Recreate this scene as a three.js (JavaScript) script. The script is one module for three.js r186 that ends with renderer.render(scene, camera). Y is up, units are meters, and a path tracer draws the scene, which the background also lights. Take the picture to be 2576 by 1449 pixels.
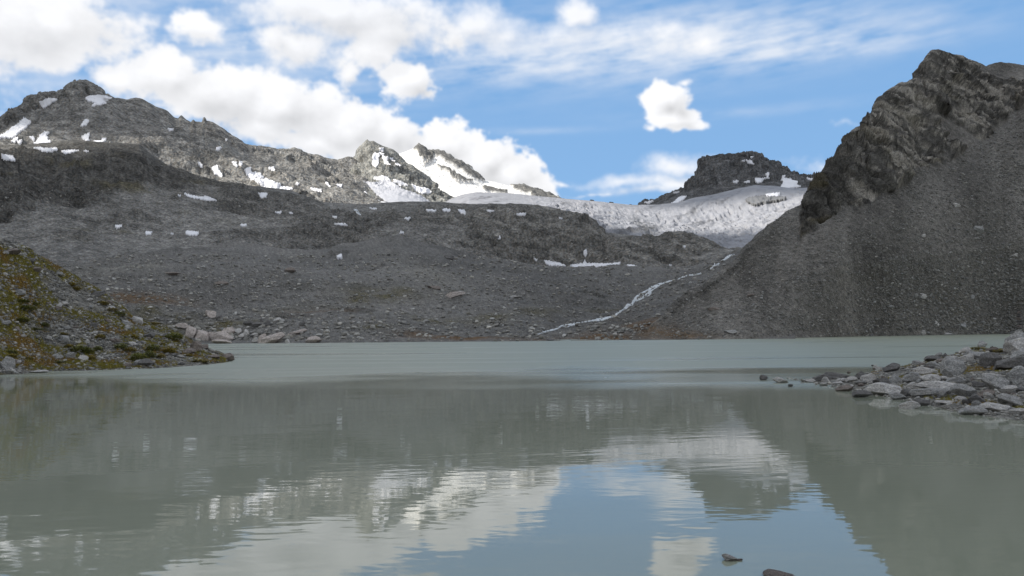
import * as THREE from 'three';
import { mergeGeometries, mergeVertices, toCreasedNormals } from 'three/addons/utils/BufferGeometryUtils.js';

// ---------------------------------------------------------------- camera, sky, sun, exposure
const F = 2230, U0 = 1288, V0 = 724.5, EYE = 3;           // sight lines are given on a 2576 x 1449 grid
const scene = new THREE.Scene();
const camera = new THREE.PerspectiveCamera(2 * Math.atan(V0 / F) * 180 / Math.PI, 16 / 9, 0.1, 30000);
camera.position.set(0, EYE, 0);
camera.rotation.order = 'YXZ';
camera.rotation.set(0.0509, 0, -0.0095);
camera.updateMatrixWorld(true);
const SUN = new THREE.Vector3(-0.68, 0.58, 0.32).normalize();
const sun = new THREE.DirectionalLight(new THREE.Color(1, 0.965, 0.91), 4.9);
sun.position.copy(SUN).multiplyScalar(6000).add(new THREE.Vector3(0, 0, -2000));
sun.target.position.set(0, 0, -2000);
sun.castShadow = true; sun.shadow.radius = 5; sun.shadow.mapSize.set(4096, 4096);
Object.assign(sun.shadow.camera, { left: -4000, right: 4000, top: 4000, bottom: -4000, near: 10, far: 12000 });
scene.add(sun, sun.target);
const renderer = new THREE.WebGLRenderer({ antialias: true });
renderer.toneMapping = THREE.LinearToneMapping;
renderer.toneMappingExposure = 1.1;
renderer.shadowMap.enabled = true;

// ---------------------------------------------------------------- noise and small helpers
const clamp = (x, a = 0, b = 1) => x < a ? a : x > b ? b : x;
const mix = (a, b, t) => a + (b - a) * t;
const sst = (a, b, x) => { const t = clamp((x - a) / (b - a)); return t * t * (3 - 2 * t); };
function rng(seed) { let s = seed >>> 0; return () => { s = (s + 0x6D2B79F5) >>> 0; let t = s; t = Math.imul(t ^ (t >>> 15), t | 1); t ^= t + Math.imul(t ^ (t >>> 7), t | 61); return ((t ^ (t >>> 14)) >>> 0) / 4294967296; }; }
const PERM = new Uint8Array(512), G3 = new Float32Array(256 * 3);
{ const r = rng(7), p = [...Array(256).keys()]; for (let i = 255; i > 0; i--) { const j = Math.floor(r() * (i + 1)); [p[i], p[j]] = [p[j], p[i]]; }
  for (let i = 0; i < 512; i++) PERM[i] = p[i & 255];
  for (let i = 0; i < 256; i++) { const z = r() * 2 - 1, a = r() * Math.PI * 2, q = Math.sqrt(1 - z * z); G3[i * 3] = Math.cos(a) * q; G3[i * 3 + 1] = Math.sin(a) * q; G3[i * 3 + 2] = z; } }
function n3(x, y, z) {
  const fx = Math.floor(x), fy = Math.floor(y), fz = Math.floor(z), X = fx & 255, Y = fy & 255, Z = fz & 255;
  x -= fx; y -= fy; z -= fz;
  const u = x * x * x * (x * (x * 6 - 15) + 10), v = y * y * y * (y * (y * 6 - 15) + 10), w = z * z * z * (z * (z * 6 - 15) + 10);
  const A = PERM[X] + Y, B = PERM[X + 1] + Y, AA = PERM[A & 255] + Z, AB = PERM[(A + 1) & 255] + Z, BA = PERM[B & 255] + Z, BB = PERM[(B + 1) & 255] + Z;
  const g = (h, a, b, c) => { h = PERM[h & 511] * 3; return G3[h] * a + G3[h + 1] * b + G3[h + 2] * c; };
  const x1 = x - 1, y1 = y - 1, z1 = z - 1;
  const l1 = mix(g(AA, x, y, z), g(BA, x1, y, z), u), l2 = mix(g(AB, x, y1, z), g(BB, x1, y1, z), u);
  const l3 = mix(g(AA + 1, x, y, z1), g(BA + 1, x1, y, z1), u), l4 = mix(g(AB + 1, x, y1, z1), g(BB + 1, x1, y1, z1), u);
  return mix(mix(l1, l2, v), mix(l3, l4, v), w) * 1.5;
}
function fbm(x, y, z, o = 4, gain = 0.5) { let s = 0, a = 1, t = 0; for (let i = 0; i < o; i++) { s += a * n3(x, y, z); t += a; a *= gain; x = x * 2.03 + 17.1; y = y * 2.03 + 3.7; z = z * 2.03 + 9.2; } return s / t; }
function ridged(x, y, z, o = 4, gain = 0.5) { let s = 0, a = 1, t = 0; for (let i = 0; i < o; i++) { s += a * (1 - Math.abs(n3(x, y, z)) * 1.6); t += a; a *= gain; x = x * 2.03 + 17.1; y = y * 2.03 + 3.7; z = z * 2.03 + 9.2; } return s / t; }
function hash(i, j, k) { let h = Math.imul(i, 374761393) + Math.imul(j, 668265263) + Math.imul(k, 2147483647 ^ 0x5bd1e995); h = Math.imul(h ^ (h >>> 13), 1274126177); return ((h ^ (h >>> 16)) >>> 0) / 4294967296; }
const W3 = [0, 0, 0];
function worley(x, y, z) { // [distance to nearest, second minus nearest, value of the nearest cell]
  const X = Math.floor(x), Y = Math.floor(y), Z = Math.floor(z); let d1 = 9, d2 = 9, id = 0;
  for (let i = -1; i < 2; i++) for (let j = -1; j < 2; j++) for (let k = -1; k < 2; k++) {
    const a = X + i, b = Y + j, c = Z + k, px = a + hash(a, b, c) - x, py = b + hash(a + 91, b, c) - y, pz = c + hash(a, b + 57, c) - z, d = px * px + py * py + pz * pz;
    if (d < d1) { d2 = d1; d1 = d; id = hash(a, b, c + 33); } else if (d < d2) d2 = d;
  }
  W3[0] = Math.sqrt(d1); W3[1] = Math.sqrt(d2) - W3[0]; W3[2] = id; return W3;
}
const q0 = camera.quaternion.clone(), qi = q0.clone().invert(), tmp = new THREE.Vector3();
function ray(u, v) { tmp.set((u - U0) / F, (V0 - v) / F, -1).applyQuaternion(q0); const h = Math.hypot(tmp.x, tmp.z); return [Math.atan2(tmp.x, -tmp.z), tmp.y / h]; }
function project(x, y, z) { tmp.set(x, y - EYE, z).applyQuaternion(qi); const d = -tmp.z; return [U0 + F * tmp.x / d, V0 - F * tmp.y / d]; }
const lerpList = (l, u) => { if (typeof l === 'number') return l; if (u <= l[0][0]) return l[0][1]; for (let i = 1; i < l.length; i++) if (u <= l[i][0]) { const a = l[i - 1], b = l[i]; return mix(a[1], b[1], (u - a[0]) / (b[0] - a[0])); } return l[l.length - 1][1]; };
function inside(p, x, y) { let c = false; for (let i = 0, j = p.length - 1; i < p.length; j = i++) { const a = p[i], b = p[j]; if ((a[1] > y) !== (b[1] > y) && x < (b[0] - a[0]) * (y - a[1]) / (b[1] - a[1]) + a[0]) c = !c; } return c; }
function polyDist(p, x, y) { let d = 1e9; for (let i = 0, j = p.length - 1; i < p.length; j = i++) { const a = p[j], b = p[i], dx = b[0] - a[0], dy = b[1] - a[1], t = clamp(((x - a[0]) * dx + (y - a[1]) * dy) / (dx * dx + dy * dy + 1e-9)); d = Math.min(d, Math.hypot(x - a[0] - t * dx, y - a[1] - t * dy)); } return inside(p, x, y) ? d : -d; }
const used = new Map();
function numbered(n) { const k = used.get(n) ?? 0; used.set(n, k + 1); return k ? n + '_' + String(k).padStart(3, '0') : n; }
function tag(o, label, category, group, kind) { o.userData = { label, category }; if (group) o.userData.group = group; if (kind) o.userData.kind = kind; return o; }
function add(o, name) { o.name = numbered(name); o.traverse((c) => { c.castShadow = c.receiveShadow = true; }); scene.add(o); return o; }

// ---------------------------------------------------------------- the sky: air and clouds by direction
{
  const W = 4096, H = 2048, data = new Float32Array(W * H * 4);
  // clouds: sight line of the middle, half sizes, weight, softness
  const B = [
    [110, 55, 270, 105, 1.2, .4], [50, 130, 190, 48, .9, .45], [-250, 110, 260, 130, 1.2, .45], [490, 82, 84, 52, .95, .35], [640, 10, 120, 24, .6, .6],
    [850, 30, 330, 75, 1.1, .7], [980, 70, 170, 80, 1.0, .6], [740, 115, 150, 62, .95, .55], [690, 95, 90, 45, .8, .4], [870, 180, 50, 60, .95, .35], [930, 130, 120, 60, .9, .4], [1130, 95, 90, 70, .85, .4],
    [420, 195, 130, 78, 1.1, .3], [300, 200, 90, 45, .95, .35], [540, 235, 170, 85, 1.25, .3], [720, 265, 180, 78, 1.25, .3], [880, 315, 140, 80, 1.25, .25], [650, 310, 160, 55, 1.0, .35], [800, 360, 150, 55, 1.0, .3], [980, 330, 90, 70, 1.15, .22],
    [1030, 200, 82, 60, 1.25, .25], [1070, 235, 45, 25, .8, .3],
    [1120, 365, 95, 75, 1.3, .16], [1210, 400, 110, 82, 1.4, .16], [1290, 440, 95, 75, 1.35, .16], [1340, 480, 75, 60, 1.2, .18], [1150, 450, 180, 80, 1.3, .2], [1040, 400, 120, 80, 1.2, .2],
    [1190, 65, 120, 75, .8, .8], [1270, 90, 150, 60, .72, .9], [1450, 35, 76, 48, .9, .65], [1420, 100, 190, 55, .66, .95], [1680, 90, 140, 46, .7, .85], [1770, 115, 70, 30, .68, .7], [1560, 75, 190, 50, .55, 1],
    [1664, 240, 46, 42, 1.3, .2], [1690, 250, 44, 46, 1.2, .25], [1688, 296, 60, 36, 1.35, .2], [1745, 318, 48, 17, 1.0, .3], [1632, 320, 34, 13, .9, .35], [1722, 208, 26, 16, .85, .4], [1708, 222, 30, 24, .9, .3],
    [1700, 415, 120, 36, .8, .8], [1570, 458, 170, 22, .75, .9], [1700, 458, 170, 36, .85, .8], [1640, 478, 200, 18, .7, .9], [1420, 462, 40, 9, .6, .5], [1500, 488, 200, 5, .5, .6], [2075, 420, 62, 34, .5, .6], [2150, 312, 60, 16, .5, .6], [2060, 430, 120, 60, .3, .8],
  ].map(([u, v, rx, ry, w, s]) => { const [a, t] = ray(u, v); return [a, Math.atan(t), rx / F, ry / F, w, s]; });
  // veils of high thin cloud
  const VEIL = [[1550, 110, 460, 100, .75], [1950, 90, 400, 70, .62], [2100, 120, 280, 32, .45], [1300, 160, 300, 50, .45], [300, 40, 700, 130, .5], [700, 160, 400, 120, .4], [200, 240, 260, 60, .45], [1350, 330, 160, 10, .3], [1900, 280, 330, 16, .22]].map(([u, v, rx, ry, w]) => { const [a, t] = ray(u, v); return [a, Math.atan(t), rx / F, ry / F, w]; });
  const field = (a, e) => { let s = 0, k = 0, kw = 1e-6; for (const b of B) { const x = (a - b[0]) / b[2], y = (e - b[1]) / b[3], q = x * x + y * y; if (q < 5) { const g = Math.max(0, b[4] * (1.12 - Math.sqrt(q) * .9)), g2 = g * g * g; s = Math.max(s, g) + .12 * Math.min(s, g); k += g2 * b[5]; kw += g2; } } SOFT = k / kw; return s; };
  let SOFT = .3;
  const blue = (e) => { const t = clamp(e / 0.42), z = clamp((e - 0.42) / 1.1); return [mix(mix(.285, .180, Math.pow(t, .8)), .11, z), mix(mix(.505, .362, Math.pow(t, .8)), .25, z), mix(mix(.80, .66, Math.pow(t, .8)), .52, z)]; };
  for (let j = 0; j < H; j++) {
    const e = ((j + .5) / H - .5) * Math.PI;
    for (let i = 0; i < W; i++) {
      const o = (j * W + i) * 4; data[o + 3] = 1;
      if (e < -0.02) { data[o] = .16; data[o + 1] = .165; data[o + 2] = .16; continue; }
      const th = ((i + .5) / W - .5) * 2 * Math.PI, x = Math.cos(th) * Math.cos(e), z = Math.sin(th) * Math.cos(e), y = Math.sin(e), a = Math.atan2(x, -z);
      const c = blue(e), win = sst(.86, .62, Math.abs(a)) * sst(.66, .46, e);
      let alpha = 0, bright = .85, veil = 0;
      if (win > 0) {
        const wx = fbm(a * 22, e * 22, 3.1, 3), wy = fbm(a * 22, e * 22, 8.4, 3), aa = a + .016 * wx, ee = e + .012 * wy;
        const s = field(aa, ee), soft = SOFT;
        if (s > .02) {
          const rk = .46 - .7 * soft, n = (1 - Math.max(.08, rk)) * fbm(a * 24, e * 32, 1.7, 6, .58) + Math.max(.08, rk) * (ridged(a * 46, e * 58, 5.5, 5, .55) - .55);
          const d = s - .40 + n * (1.3 - 1.0 * soft) + .16 * fbm(a * 110, e * 130, 6.1, 4, .6);
          alpha = sst(-.04 - .28 * soft, .13 + .62 * soft, d) * clamp(1 - .14 * soft);
          const s2 = field(aa - .010, ee + .014), lit = clamp(.6 + (s - s2) * 1.0 + n * .6), thick = sst(.35, 1.1, s);
          bright = mix(mix(.84, .97, lit), mix(.60, .95, lit), thick);
        }
        for (const b of VEIL) { const X = (a - b[0]) / b[2], Y = (e - b[1]) / b[3], q = X * X + Y * Y; if (q < 4) veil += b[4] * Math.exp(-q * 1.2); }
        if (veil > .01) { const st = fbm(a * 9 + e * 10, e * 62 - a * 7, 4.4, 5, .6), st2 = fbm(a * 30, e * 60, 2.2, 4); veil = clamp(veil * (.55 + 1.3 * st + .5 * st2)) * .8; }
      }
      if (win < 1) { // unseen rest of the sky, made cloudier and whiter to brighten the shade
        const k = 1 / (y + .16), n = fbm(x * k * 1.5, 5.5, z * k * 1.5, 5, .55), n2 = fbm(x * k * .6, 1.5, z * k * .6, 2), d = n + .45 * n2 + .27;
        const a2 = sst(-.12, .26, d) * .95, b2 = mix(.93, .66, sst(.1, .7, d));
        alpha = mix(a2, alpha, win); bright = mix(b2, bright, win); veil = mix(.25 * sst(-.3, .4, n2), veil, win);
      }
      const vb = [.80, .83, .88];
      for (let q = 0; q < 3; q++) { let p = mix(c[q], vb[q], veil); data[o + q] = mix(p, bright * [.985, .985, 1.0][q], alpha); }
    }
  }
  const sky = new THREE.DataTexture(data, W, H, THREE.RGBAFormat, THREE.FloatType);
  sky.mapping = THREE.EquirectangularReflectionMapping; sky.magFilter = sky.minFilter = THREE.LinearFilter; sky.needsUpdate = true;
  scene.background = sky; scene.environment = sky;
}

// ---------------------------------------------------------------- textures and materials
function noiseTexture(size, fn, opts = {}) {
  const d = new Uint8Array(size * size * 4);
  for (let j = 0; j < size; j++) for (let i = 0; i < size; i++) { const c = fn(i / size, j / size), o = (j * size + i) * 4; for (let k = 0; k < 3; k++) d[o + k] = clamp(Array.isArray(c) ? c[k] : c) * 255; d[o + 3] = 255; }
  const t = new THREE.DataTexture(d, size, size); t.wrapS = t.wrapT = THREE.RepeatWrapping; t.magFilter = THREE.LinearFilter; t.minFilter = THREE.LinearMipmapLinearFilter; t.generateMipmaps = true; if (opts.srgb) t.colorSpace = THREE.SRGBColorSpace; t.needsUpdate = true; return t;
}
// tileable: the lattice repeats
function pn(x, y, per, seed) {
  const X = Math.floor(x), Y = Math.floor(y), fx = x - X, fy = y - Y, u = fx * fx * fx * (fx * (fx * 6 - 15) + 10), v = fy * fy * fy * (fy * (fy * 6 - 15) + 10), m = (a) => ((a % per) + per) % per;
  const g = (a, b, dx, dy) => { const h = hash(m(a) + seed * 131, m(b), seed) * 6.28318; return Math.cos(h) * dx + Math.sin(h) * dy; };
  return mix(mix(g(X, Y, fx, fy), g(X + 1, Y, fx - 1, fy), u), mix(g(X, Y + 1, fx, fy - 1), g(X + 1, Y + 1, fx - 1, fy - 1), u), v) * 1.5;
}
const tile = (per) => (u, v, k, o) => { let s = 0, a = 1, t = 0, p = per; for (let i = 0; i < o; i++) { s += a * pn(u * p, v * p, p, k + i * 17); t += a; a *= .55; p *= 2; } return s / t; };
const t6 = tile(6), t30 = tile(22);
const rockTex = noiseTexture(512, (u, v) => { const a = t6(u, v, 1, 5), b = t30(u, v, 2, 4), s = t30(u, v, 5, 2), l = sst(.28, .42, s) * .14, k = sst(.3, .5, t6(u, v, 3, 4)); const g = .80 + .26 * a + .34 * b + l; return [g + .02 * k, g, g - .05 * k]; }, { srgb: true });
const bumpTexture = (size, fn) => { const d = new Float32Array(size * size * 4); for (let j = 0; j < size; j++) for (let i = 0; i < size; i++) { const c = fn(i / size, j / size), o = (j * size + i) * 4; d[o] = d[o + 1] = d[o + 2] = c; d[o + 3] = 1; } const t = new THREE.DataTexture(d, size, size, THREE.RGBAFormat, THREE.FloatType); t.wrapS = t.wrapT = THREE.RepeatWrapping; t.magFilter = t.minFilter = THREE.LinearFilter; t.needsUpdate = true; return t; };
const rockBump = bumpTexture(512, (u, v) => .5 + .4 * t6(u, v, 1, 5) + .45 * t30(u, v, 2, 4));
const gravelTex = noiseTexture(512, (u, v) => { const b = t30(u, v, 7, 4), c = t30(u * 1, v * 1, 11, 2), a = t6(u, v, 9, 4); const g = .78 + .30 * b + .25 * a + .2 * sst(.35, .6, c); return [g, g, g]; }, { srgb: true });
const gravelBump = bumpTexture(512, (u, v) => .5 + .8 * t30(u, v, 7, 4) + .2 * t6(u, v, 9, 4));
const cragTex = noiseTexture(512, (u, v) => { const b = t30(u, v, 7, 4), a = t6(u, v, 9, 5), c = t30(u, v, 15, 3), g = .78 + .38 * b + .3 * a; return [g + .05 * c, g, g - .05 * c]; }, { srgb: true });
const rep = (t, s) => { const c = t.clone(); c.repeat.set(s, s); c.needsUpdate = true; return c; };
const rough = (o) => new THREE.MeshPhysicalMaterial({ roughness: .95, specularIntensity: .35, ...o });
const M = {
  far: rough({ name: 'far_rock', color: new THREE.Color(1.85, 1.82, 1.72), vertexColors: true, map: rep(cragTex, 1 / 110), bumpMap: rep(gravelBump, 1 / 130), bumpScale: 2.6 }),
  bench: rough({ name: 'bench_rock', color: new THREE.Color(1.8, 1.77, 1.68), vertexColors: true, map: rep(cragTex, 1 / 60), bumpMap: rep(gravelBump, 1 / 60), bumpScale: .7 }),
  terrain: rough({ name: 'stony_ground', color: new THREE.Color(1.46, 1.43, 1.35), vertexColors: true, map: rep(gravelTex, 1 / 14), bumpMap: rep(gravelBump, 1 / 14), bumpScale: .5 }),
  bank: rough({ name: 'bank_ground', color: new THREE.Color(1.85, 1.8, 1.62), vertexColors: true, map: rep(gravelTex, 1 / 5), bumpMap: rep(gravelBump, 1 / 5), bumpScale: .16 }),
  snow: rough({ name: 'old_snow', color: new THREE.Color(.80, .79, .80), roughness: .8 }),
  ice: rough({ name: 'glacier_ice', vertexColors: true, roughness: .75, bumpMap: rep(gravelBump, 1 / 70), bumpScale: 2.2 }),
  foam: rough({ name: 'white_water', color: new THREE.Color(.66, .68, .68), roughness: .5 }),
  cloud: rough({ name: 'cloud', color: new THREE.Color(.97, .97, .97), roughness: 1, specularIntensity: 0, transmission: .75, thickness: 0 }),
  grey: rough({ name: 'grey_stone', color: new THREE.Color(.44, .43, .405), map: rockTex, bumpMap: rockBump, bumpScale: .05 }),
  pale: rough({ name: 'pale_stone', color: new THREE.Color(.66, .63, .585), map: rockTex, bumpMap: rockBump, bumpScale: .05 }),
  dark: rough({ name: 'dark_stone', color: new THREE.Color(.22, .21, .198), map: rockTex, bumpMap: rockBump, bumpScale: .05 }),
  brown: rough({ name: 'brown_stone', color: new THREE.Color(.31, .265, .23), map: rockTex, bumpMap: rockBump, bumpScale: .05 }),
  tan: rough({ name: 'tan_slab', color: new THREE.Color(.64, .56, .50), map: rockTex, bumpMap: rockBump, bumpScale: .05 }),
  stones: rough({ name: 'loose_stones', color: new THREE.Color(1.2, 1.18, 1.1) }),
};

// ---------------------------------------------------------------- terrain sheets
const LAYERS = {};
const soft = (l, w, dv) => { const o = []; for (let u = l[0][0]; u <= l[l.length - 1][0]; u += 6) { let s = 0, m = 0; for (let k = -w; k <= w; k += w / 6) s += lerpList(l, u + k) / 13; m = Math.max(s, lerpList(l, u)); o.push([u, m + dv]); } return o; };
function terrain(o) {
  const du = o.du ?? 2.2, dv = o.dv ?? 2.2, nc = Math.ceil((o.u1 - o.u0) / du) + 1, rows = o.rows.map((r, k) => ({ ...r, k }));
  if (o.crest) { const [k, w, dv2, dD] = o.crest, r = rows[k]; rows.splice(k, 0, { k: k - .25, v: soft(r.v, w, dv2), D: typeof r.D === 'number' ? r.D - dD : r.D.map(([u, d]) => [u, d - dD]) }); }
  const R = rows.length;
  const samp = rows.map((r) => { if (!r.v) return null; const A = [], T = []; for (let u = o.u0 - 40; u <= o.u1 + 40; u += 1.5) { const [a, t] = ray(u, lerpList(r.v, u)); A.push(a); T.push(t); } return [A, T]; });
  const at = (s, a) => { const [A, T] = s; let i = Math.floor((a - A[0]) / (A[A.length - 1] - A[0]) * (A.length - 1)); i = clamp(i, 0, A.length - 2); while (i > 0 && A[i] > a) i--; while (i < A.length - 2 && A[i + 1] < a) i++; return mix(T[i], T[i + 1], clamp((a - A[i]) / (A[i + 1] - A[i]))); };
  const cD = [], cY = [], az = [];
  for (let c = 0; c < nc; c++) {
    const u = o.u0 + c * du, [a] = ray(u, 838); az.push(a);
    const D = [], Y = [];
    rows.forEach((r, k) => {
      let d = r.D !== undefined ? lerpList(r.D, u) : 0, y;
      if (r.v) { const t = at(samp[k], a); if (r.y !== undefined) { y = lerpList(r.y, u); d = (y - EYE) / Math.min(t, -.002); } else y = EYE + d * t; }
      else if (r.dy !== undefined) y = Y[k - 1] + lerpList(r.dy, u); else y = lerpList(r.y, u);
      if (r.dD !== undefined) d = D[k - 1] + lerpList(r.dD, u);
      if (k && d < D[k - 1] + 1) d = D[k - 1] + 1;
      D.push(d); Y.push(y);
    });
    cD.push(D); cY.push(Y);
  }
  const segs = [];
  for (let k = 0; k < R - 1; k++) {
    let m = 0; for (let c = 0; c < nc; c += 8) { const a = (cY[c][k] - EYE) / cD[c][k], b = (cY[c][k + 1] - EYE) / cD[c][k + 1]; m = Math.max(m, Math.abs(a - b) * F); }
    segs.push(rows[k + 1].n ?? Math.max(5, Math.ceil(m * .8 / dv)));
  }
  const nr = segs.reduce((a, b) => a + b, 0) + 1, N = nc * nr, S = new Float32Array(N * 3), SN = new Float32Array(N * 3), K = new Float32Array(nr), KK = new Float32Array(nr);
  { let j = 0; segs.forEach((n, k) => { for (let i = 0; i < n; i++) K[j++] = k + i / n; }); K[nr - 1] = R - 1; for (let i = 0; i < nr; i++) { const k = Math.min(R - 2, Math.floor(K[i])); KK[i] = mix(rows[k].k, rows[k + 1].k, K[i] - k); } }
  for (let c = 0; c < nc; c++) {
    const D = cD[c], Y = cY[c], m = new Array(R).fill(0), sl = [];
    for (let k = 0; k < R - 1; k++) sl.push((Y[k + 1] - Y[k]) / (D[k + 1] - D[k]));
    for (let k = 1; k < R - 1; k++) m[k] = sl[k - 1] * sl[k] <= 0 ? 0 : 2 * sl[k - 1] * sl[k] / (sl[k - 1] + sl[k]);
    m[0] = sl[0]; m[R - 1] = sl[R - 2];
    for (let j = 0; j < nr; j++) {
      const k = Math.min(R - 2, Math.floor(K[j])), f = K[j] - k, h = D[k + 1] - D[k], d = D[k] + h * f, f2 = f * f, f3 = f2 * f;
      const y = (2 * f3 - 3 * f2 + 1) * Y[k] + (f3 - 2 * f2 + f) * h * m[k] + (-2 * f3 + 3 * f2) * Y[k + 1] + (f3 - f2) * h * m[k + 1];
      const i = (c * nr + j) * 3; S[i] = Math.sin(az[c]) * d; S[i + 1] = y; S[i + 2] = -Math.cos(az[c]) * d;
    }
  }
  const idx = (c, j) => (clamp(c, 0, nc - 1) * nr + clamp(j, 0, nr - 1)) * 3;
  const step = o.smoothN ?? 3;
  for (let c = 0; c < nc; c++) for (let j = 0; j < nr; j++) {
    const a = idx(c - step, j), b = idx(c + step, j), p = idx(c, j - step), q = idx(c, j + step), i = idx(c, j);
    const ax = S[b] - S[a], ay = S[b + 1] - S[a + 1], azz = S[b + 2] - S[a + 2], bx = S[q] - S[p], by = S[q + 1] - S[p + 1], bz = S[q + 2] - S[p + 2];
    let nx = ay * bz - azz * by, ny = azz * bx - ax * bz, nz = ax * by - ay * bx; const l = Math.hypot(nx, ny, nz) * (ny < 0 ? -1 : 1) || 1;
    SN[i] = nx / l; SN[i + 1] = ny / l; SN[i + 2] = nz / l;
  }
  const P = new Float32Array(N * 3), UVI = new Float32Array(N * 2), ctx = {}, mask = new Float32Array(N);
  for (let c = 0; c < nc; c++) for (let j = 0; j < nr; j++) {
    const n = c * nr + j, i = n * 3, [u, v] = project(S[i], S[i + 1], S[i + 2]); UVI[n * 2] = u; UVI[n * 2 + 1] = v;
    ctx.u = u; ctx.v = v; ctx.k = KK[j]; ctx.nx = SN[i]; ctx.ny = SN[i + 1]; ctx.nz = SN[i + 2]; ctx.m = 0; ctx.lift = 0;
    const d = o.disp ? o.disp(S[i], S[i + 1], S[i + 2], ctx) : 0; mask[n] = ctx.m;
    P[i] = S[i] + SN[i] * d; P[i + 1] = S[i + 1] + SN[i + 1] * d + ctx.lift; P[i + 2] = S[i + 2] + SN[i + 2] * d;
  }
  const index = new Uint32Array((nc - 1) * (nr - 1) * 6); let w = 0;
  for (let c = 0; c < nc - 1; c++) for (let j = 0; j < nr - 1; j++) { const a = c * nr + j, b = a + nr; index[w++] = a; index[w++] = b; index[w++] = a + 1; index[w++] = a + 1; index[w++] = b; index[w++] = b + 1; }
  const g = new THREE.BufferGeometry(); g.setAttribute('position', new THREE.BufferAttribute(P, 3)); g.setIndex(new THREE.BufferAttribute(index, 1)); g.computeVertexNormals();
  const nn = g.attributes.normal.array, col = new Float32Array(N * 3), uv = new Float32Array(N * 2), r = rng(o.seed ?? 5), cc = [0, 0, 0];
  for (let n = 0; n < N; n++) {
    const i = n * 3; ctx.u = UVI[n * 2]; ctx.v = UVI[n * 2 + 1]; ctx.k = KK[n % nr]; ctx.nx = nn[i]; ctx.ny = nn[i + 1]; ctx.nz = nn[i + 2]; ctx.m = mask[n]; ctx.r = r();
    o.color(P[i], P[i + 1], P[i + 2], ctx, cc); col[i] = cc[0]; col[i + 1] = cc[1]; col[i + 2] = cc[2];
    uv[n * 2] = P[i]; uv[n * 2 + 1] = P[i + 1] * .9 - P[i + 2] * .75;
  }
  g.setAttribute('color', new THREE.BufferAttribute(col, 3)); g.setAttribute('uv', new THREE.BufferAttribute(uv, 2));
  const mesh = add(new THREE.Mesh(g, o.mat ?? M.far), o.name); tag(mesh, o.label, o.category, null, 'structure');
  const L = { mesh, S, SN, P, nc, nr, az, o,
    hit(u, v, real = false, from = 0) {
      const A = real ? P : S, [a, t] = ray(u, v), c = clamp((a - az[0]) / (az[nc - 1] - az[0]) * (nc - 1), 0, nc - 1.001);
      let c0 = Math.floor(c); while (c0 > 0 && az[c0] > a) c0--; while (c0 < nc - 2 && az[c0 + 1] < a) c0++;
      const f = clamp((a - az[c0]) / (az[c0 + 1] - az[c0]));
      let pt = -9, pj = -1, best = null;
      for (let j = from; j < nr; j++) {
        const p = (c0 * nr + j) * 3, q = p + nr * 3, x = mix(A[p], A[q], f), y = mix(A[p + 1], A[q + 1], f), z = mix(A[p + 2], A[q + 2], f), tt = (y - EYE) / Math.hypot(x, z);
        if (tt >= t) {
          if (pj < 0) return null;
          const s = (t - pt) / (tt - pt + 1e-12), p1 = p - 3, q1 = q - 3;
          best = { x: mix(mix(A[p1], A[q1], f), x, s), y: mix(mix(A[p1 + 1], A[q1 + 1], f), y, s), z: mix(mix(A[p1 + 2], A[q1 + 2], f), z, s), nx: SN[p], ny: SN[p + 1], nz: SN[p + 2] };
          best.D = Math.hypot(best.x, best.z); return best;
        }
        pt = tt; pj = j;
      }
      return null;
    } };
  LAYERS[o.name] = L; return L;
}
// rock relief: tilted beds broken into blocks
function beds(x, y, z, size, dip = .45, warp = .5) {
  const w = warp * fbm(x / size / 3, y / size / 3, z / size / 3, 3);
  const s = (y + dip * x + .25 * dip * z) / size + w * 1.6, f = s - Math.floor(s);
  return (f < .75 ? f / .75 * .35 : .35 + (f - .75) / .25 * .65) + Math.floor(s) * 0 - .5 * f;
}
function stair(x, y, z, size, dip, warp, hard) { const s = (y + dip * x) / size + warp * fbm(x / size / 5, y / size / 2.5, z / size / 5, 3), f = s - Math.floor(s), a = .5 - hard, b = .5 + hard; return size * ((f < a ? 0 : f > b ? 1 : (f - a) / (b - a)) - f); }
function blocks(x, y, z, size, dip = .45) { const Y = y + dip * x, W = worley(x / size / 1.7, Y / size * 1.5, z / size / 1.7); return (W[2] - .5) * sst(0, .16, W[1]) - .35 * (1 - sst(0, .12, W[1])); }
const set = (c, r, g, b) => { c[0] = r; c[1] = g; c[2] = b; };
const tint = (c, k, r, g, b) => { c[0] = mix(c[0], r, k); c[1] = mix(c[1], g, k); c[2] = mix(c[2], b, k); };
const scl = (c, k) => { c[0] *= k; c[1] *= k; c[2] *= k; };

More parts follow.
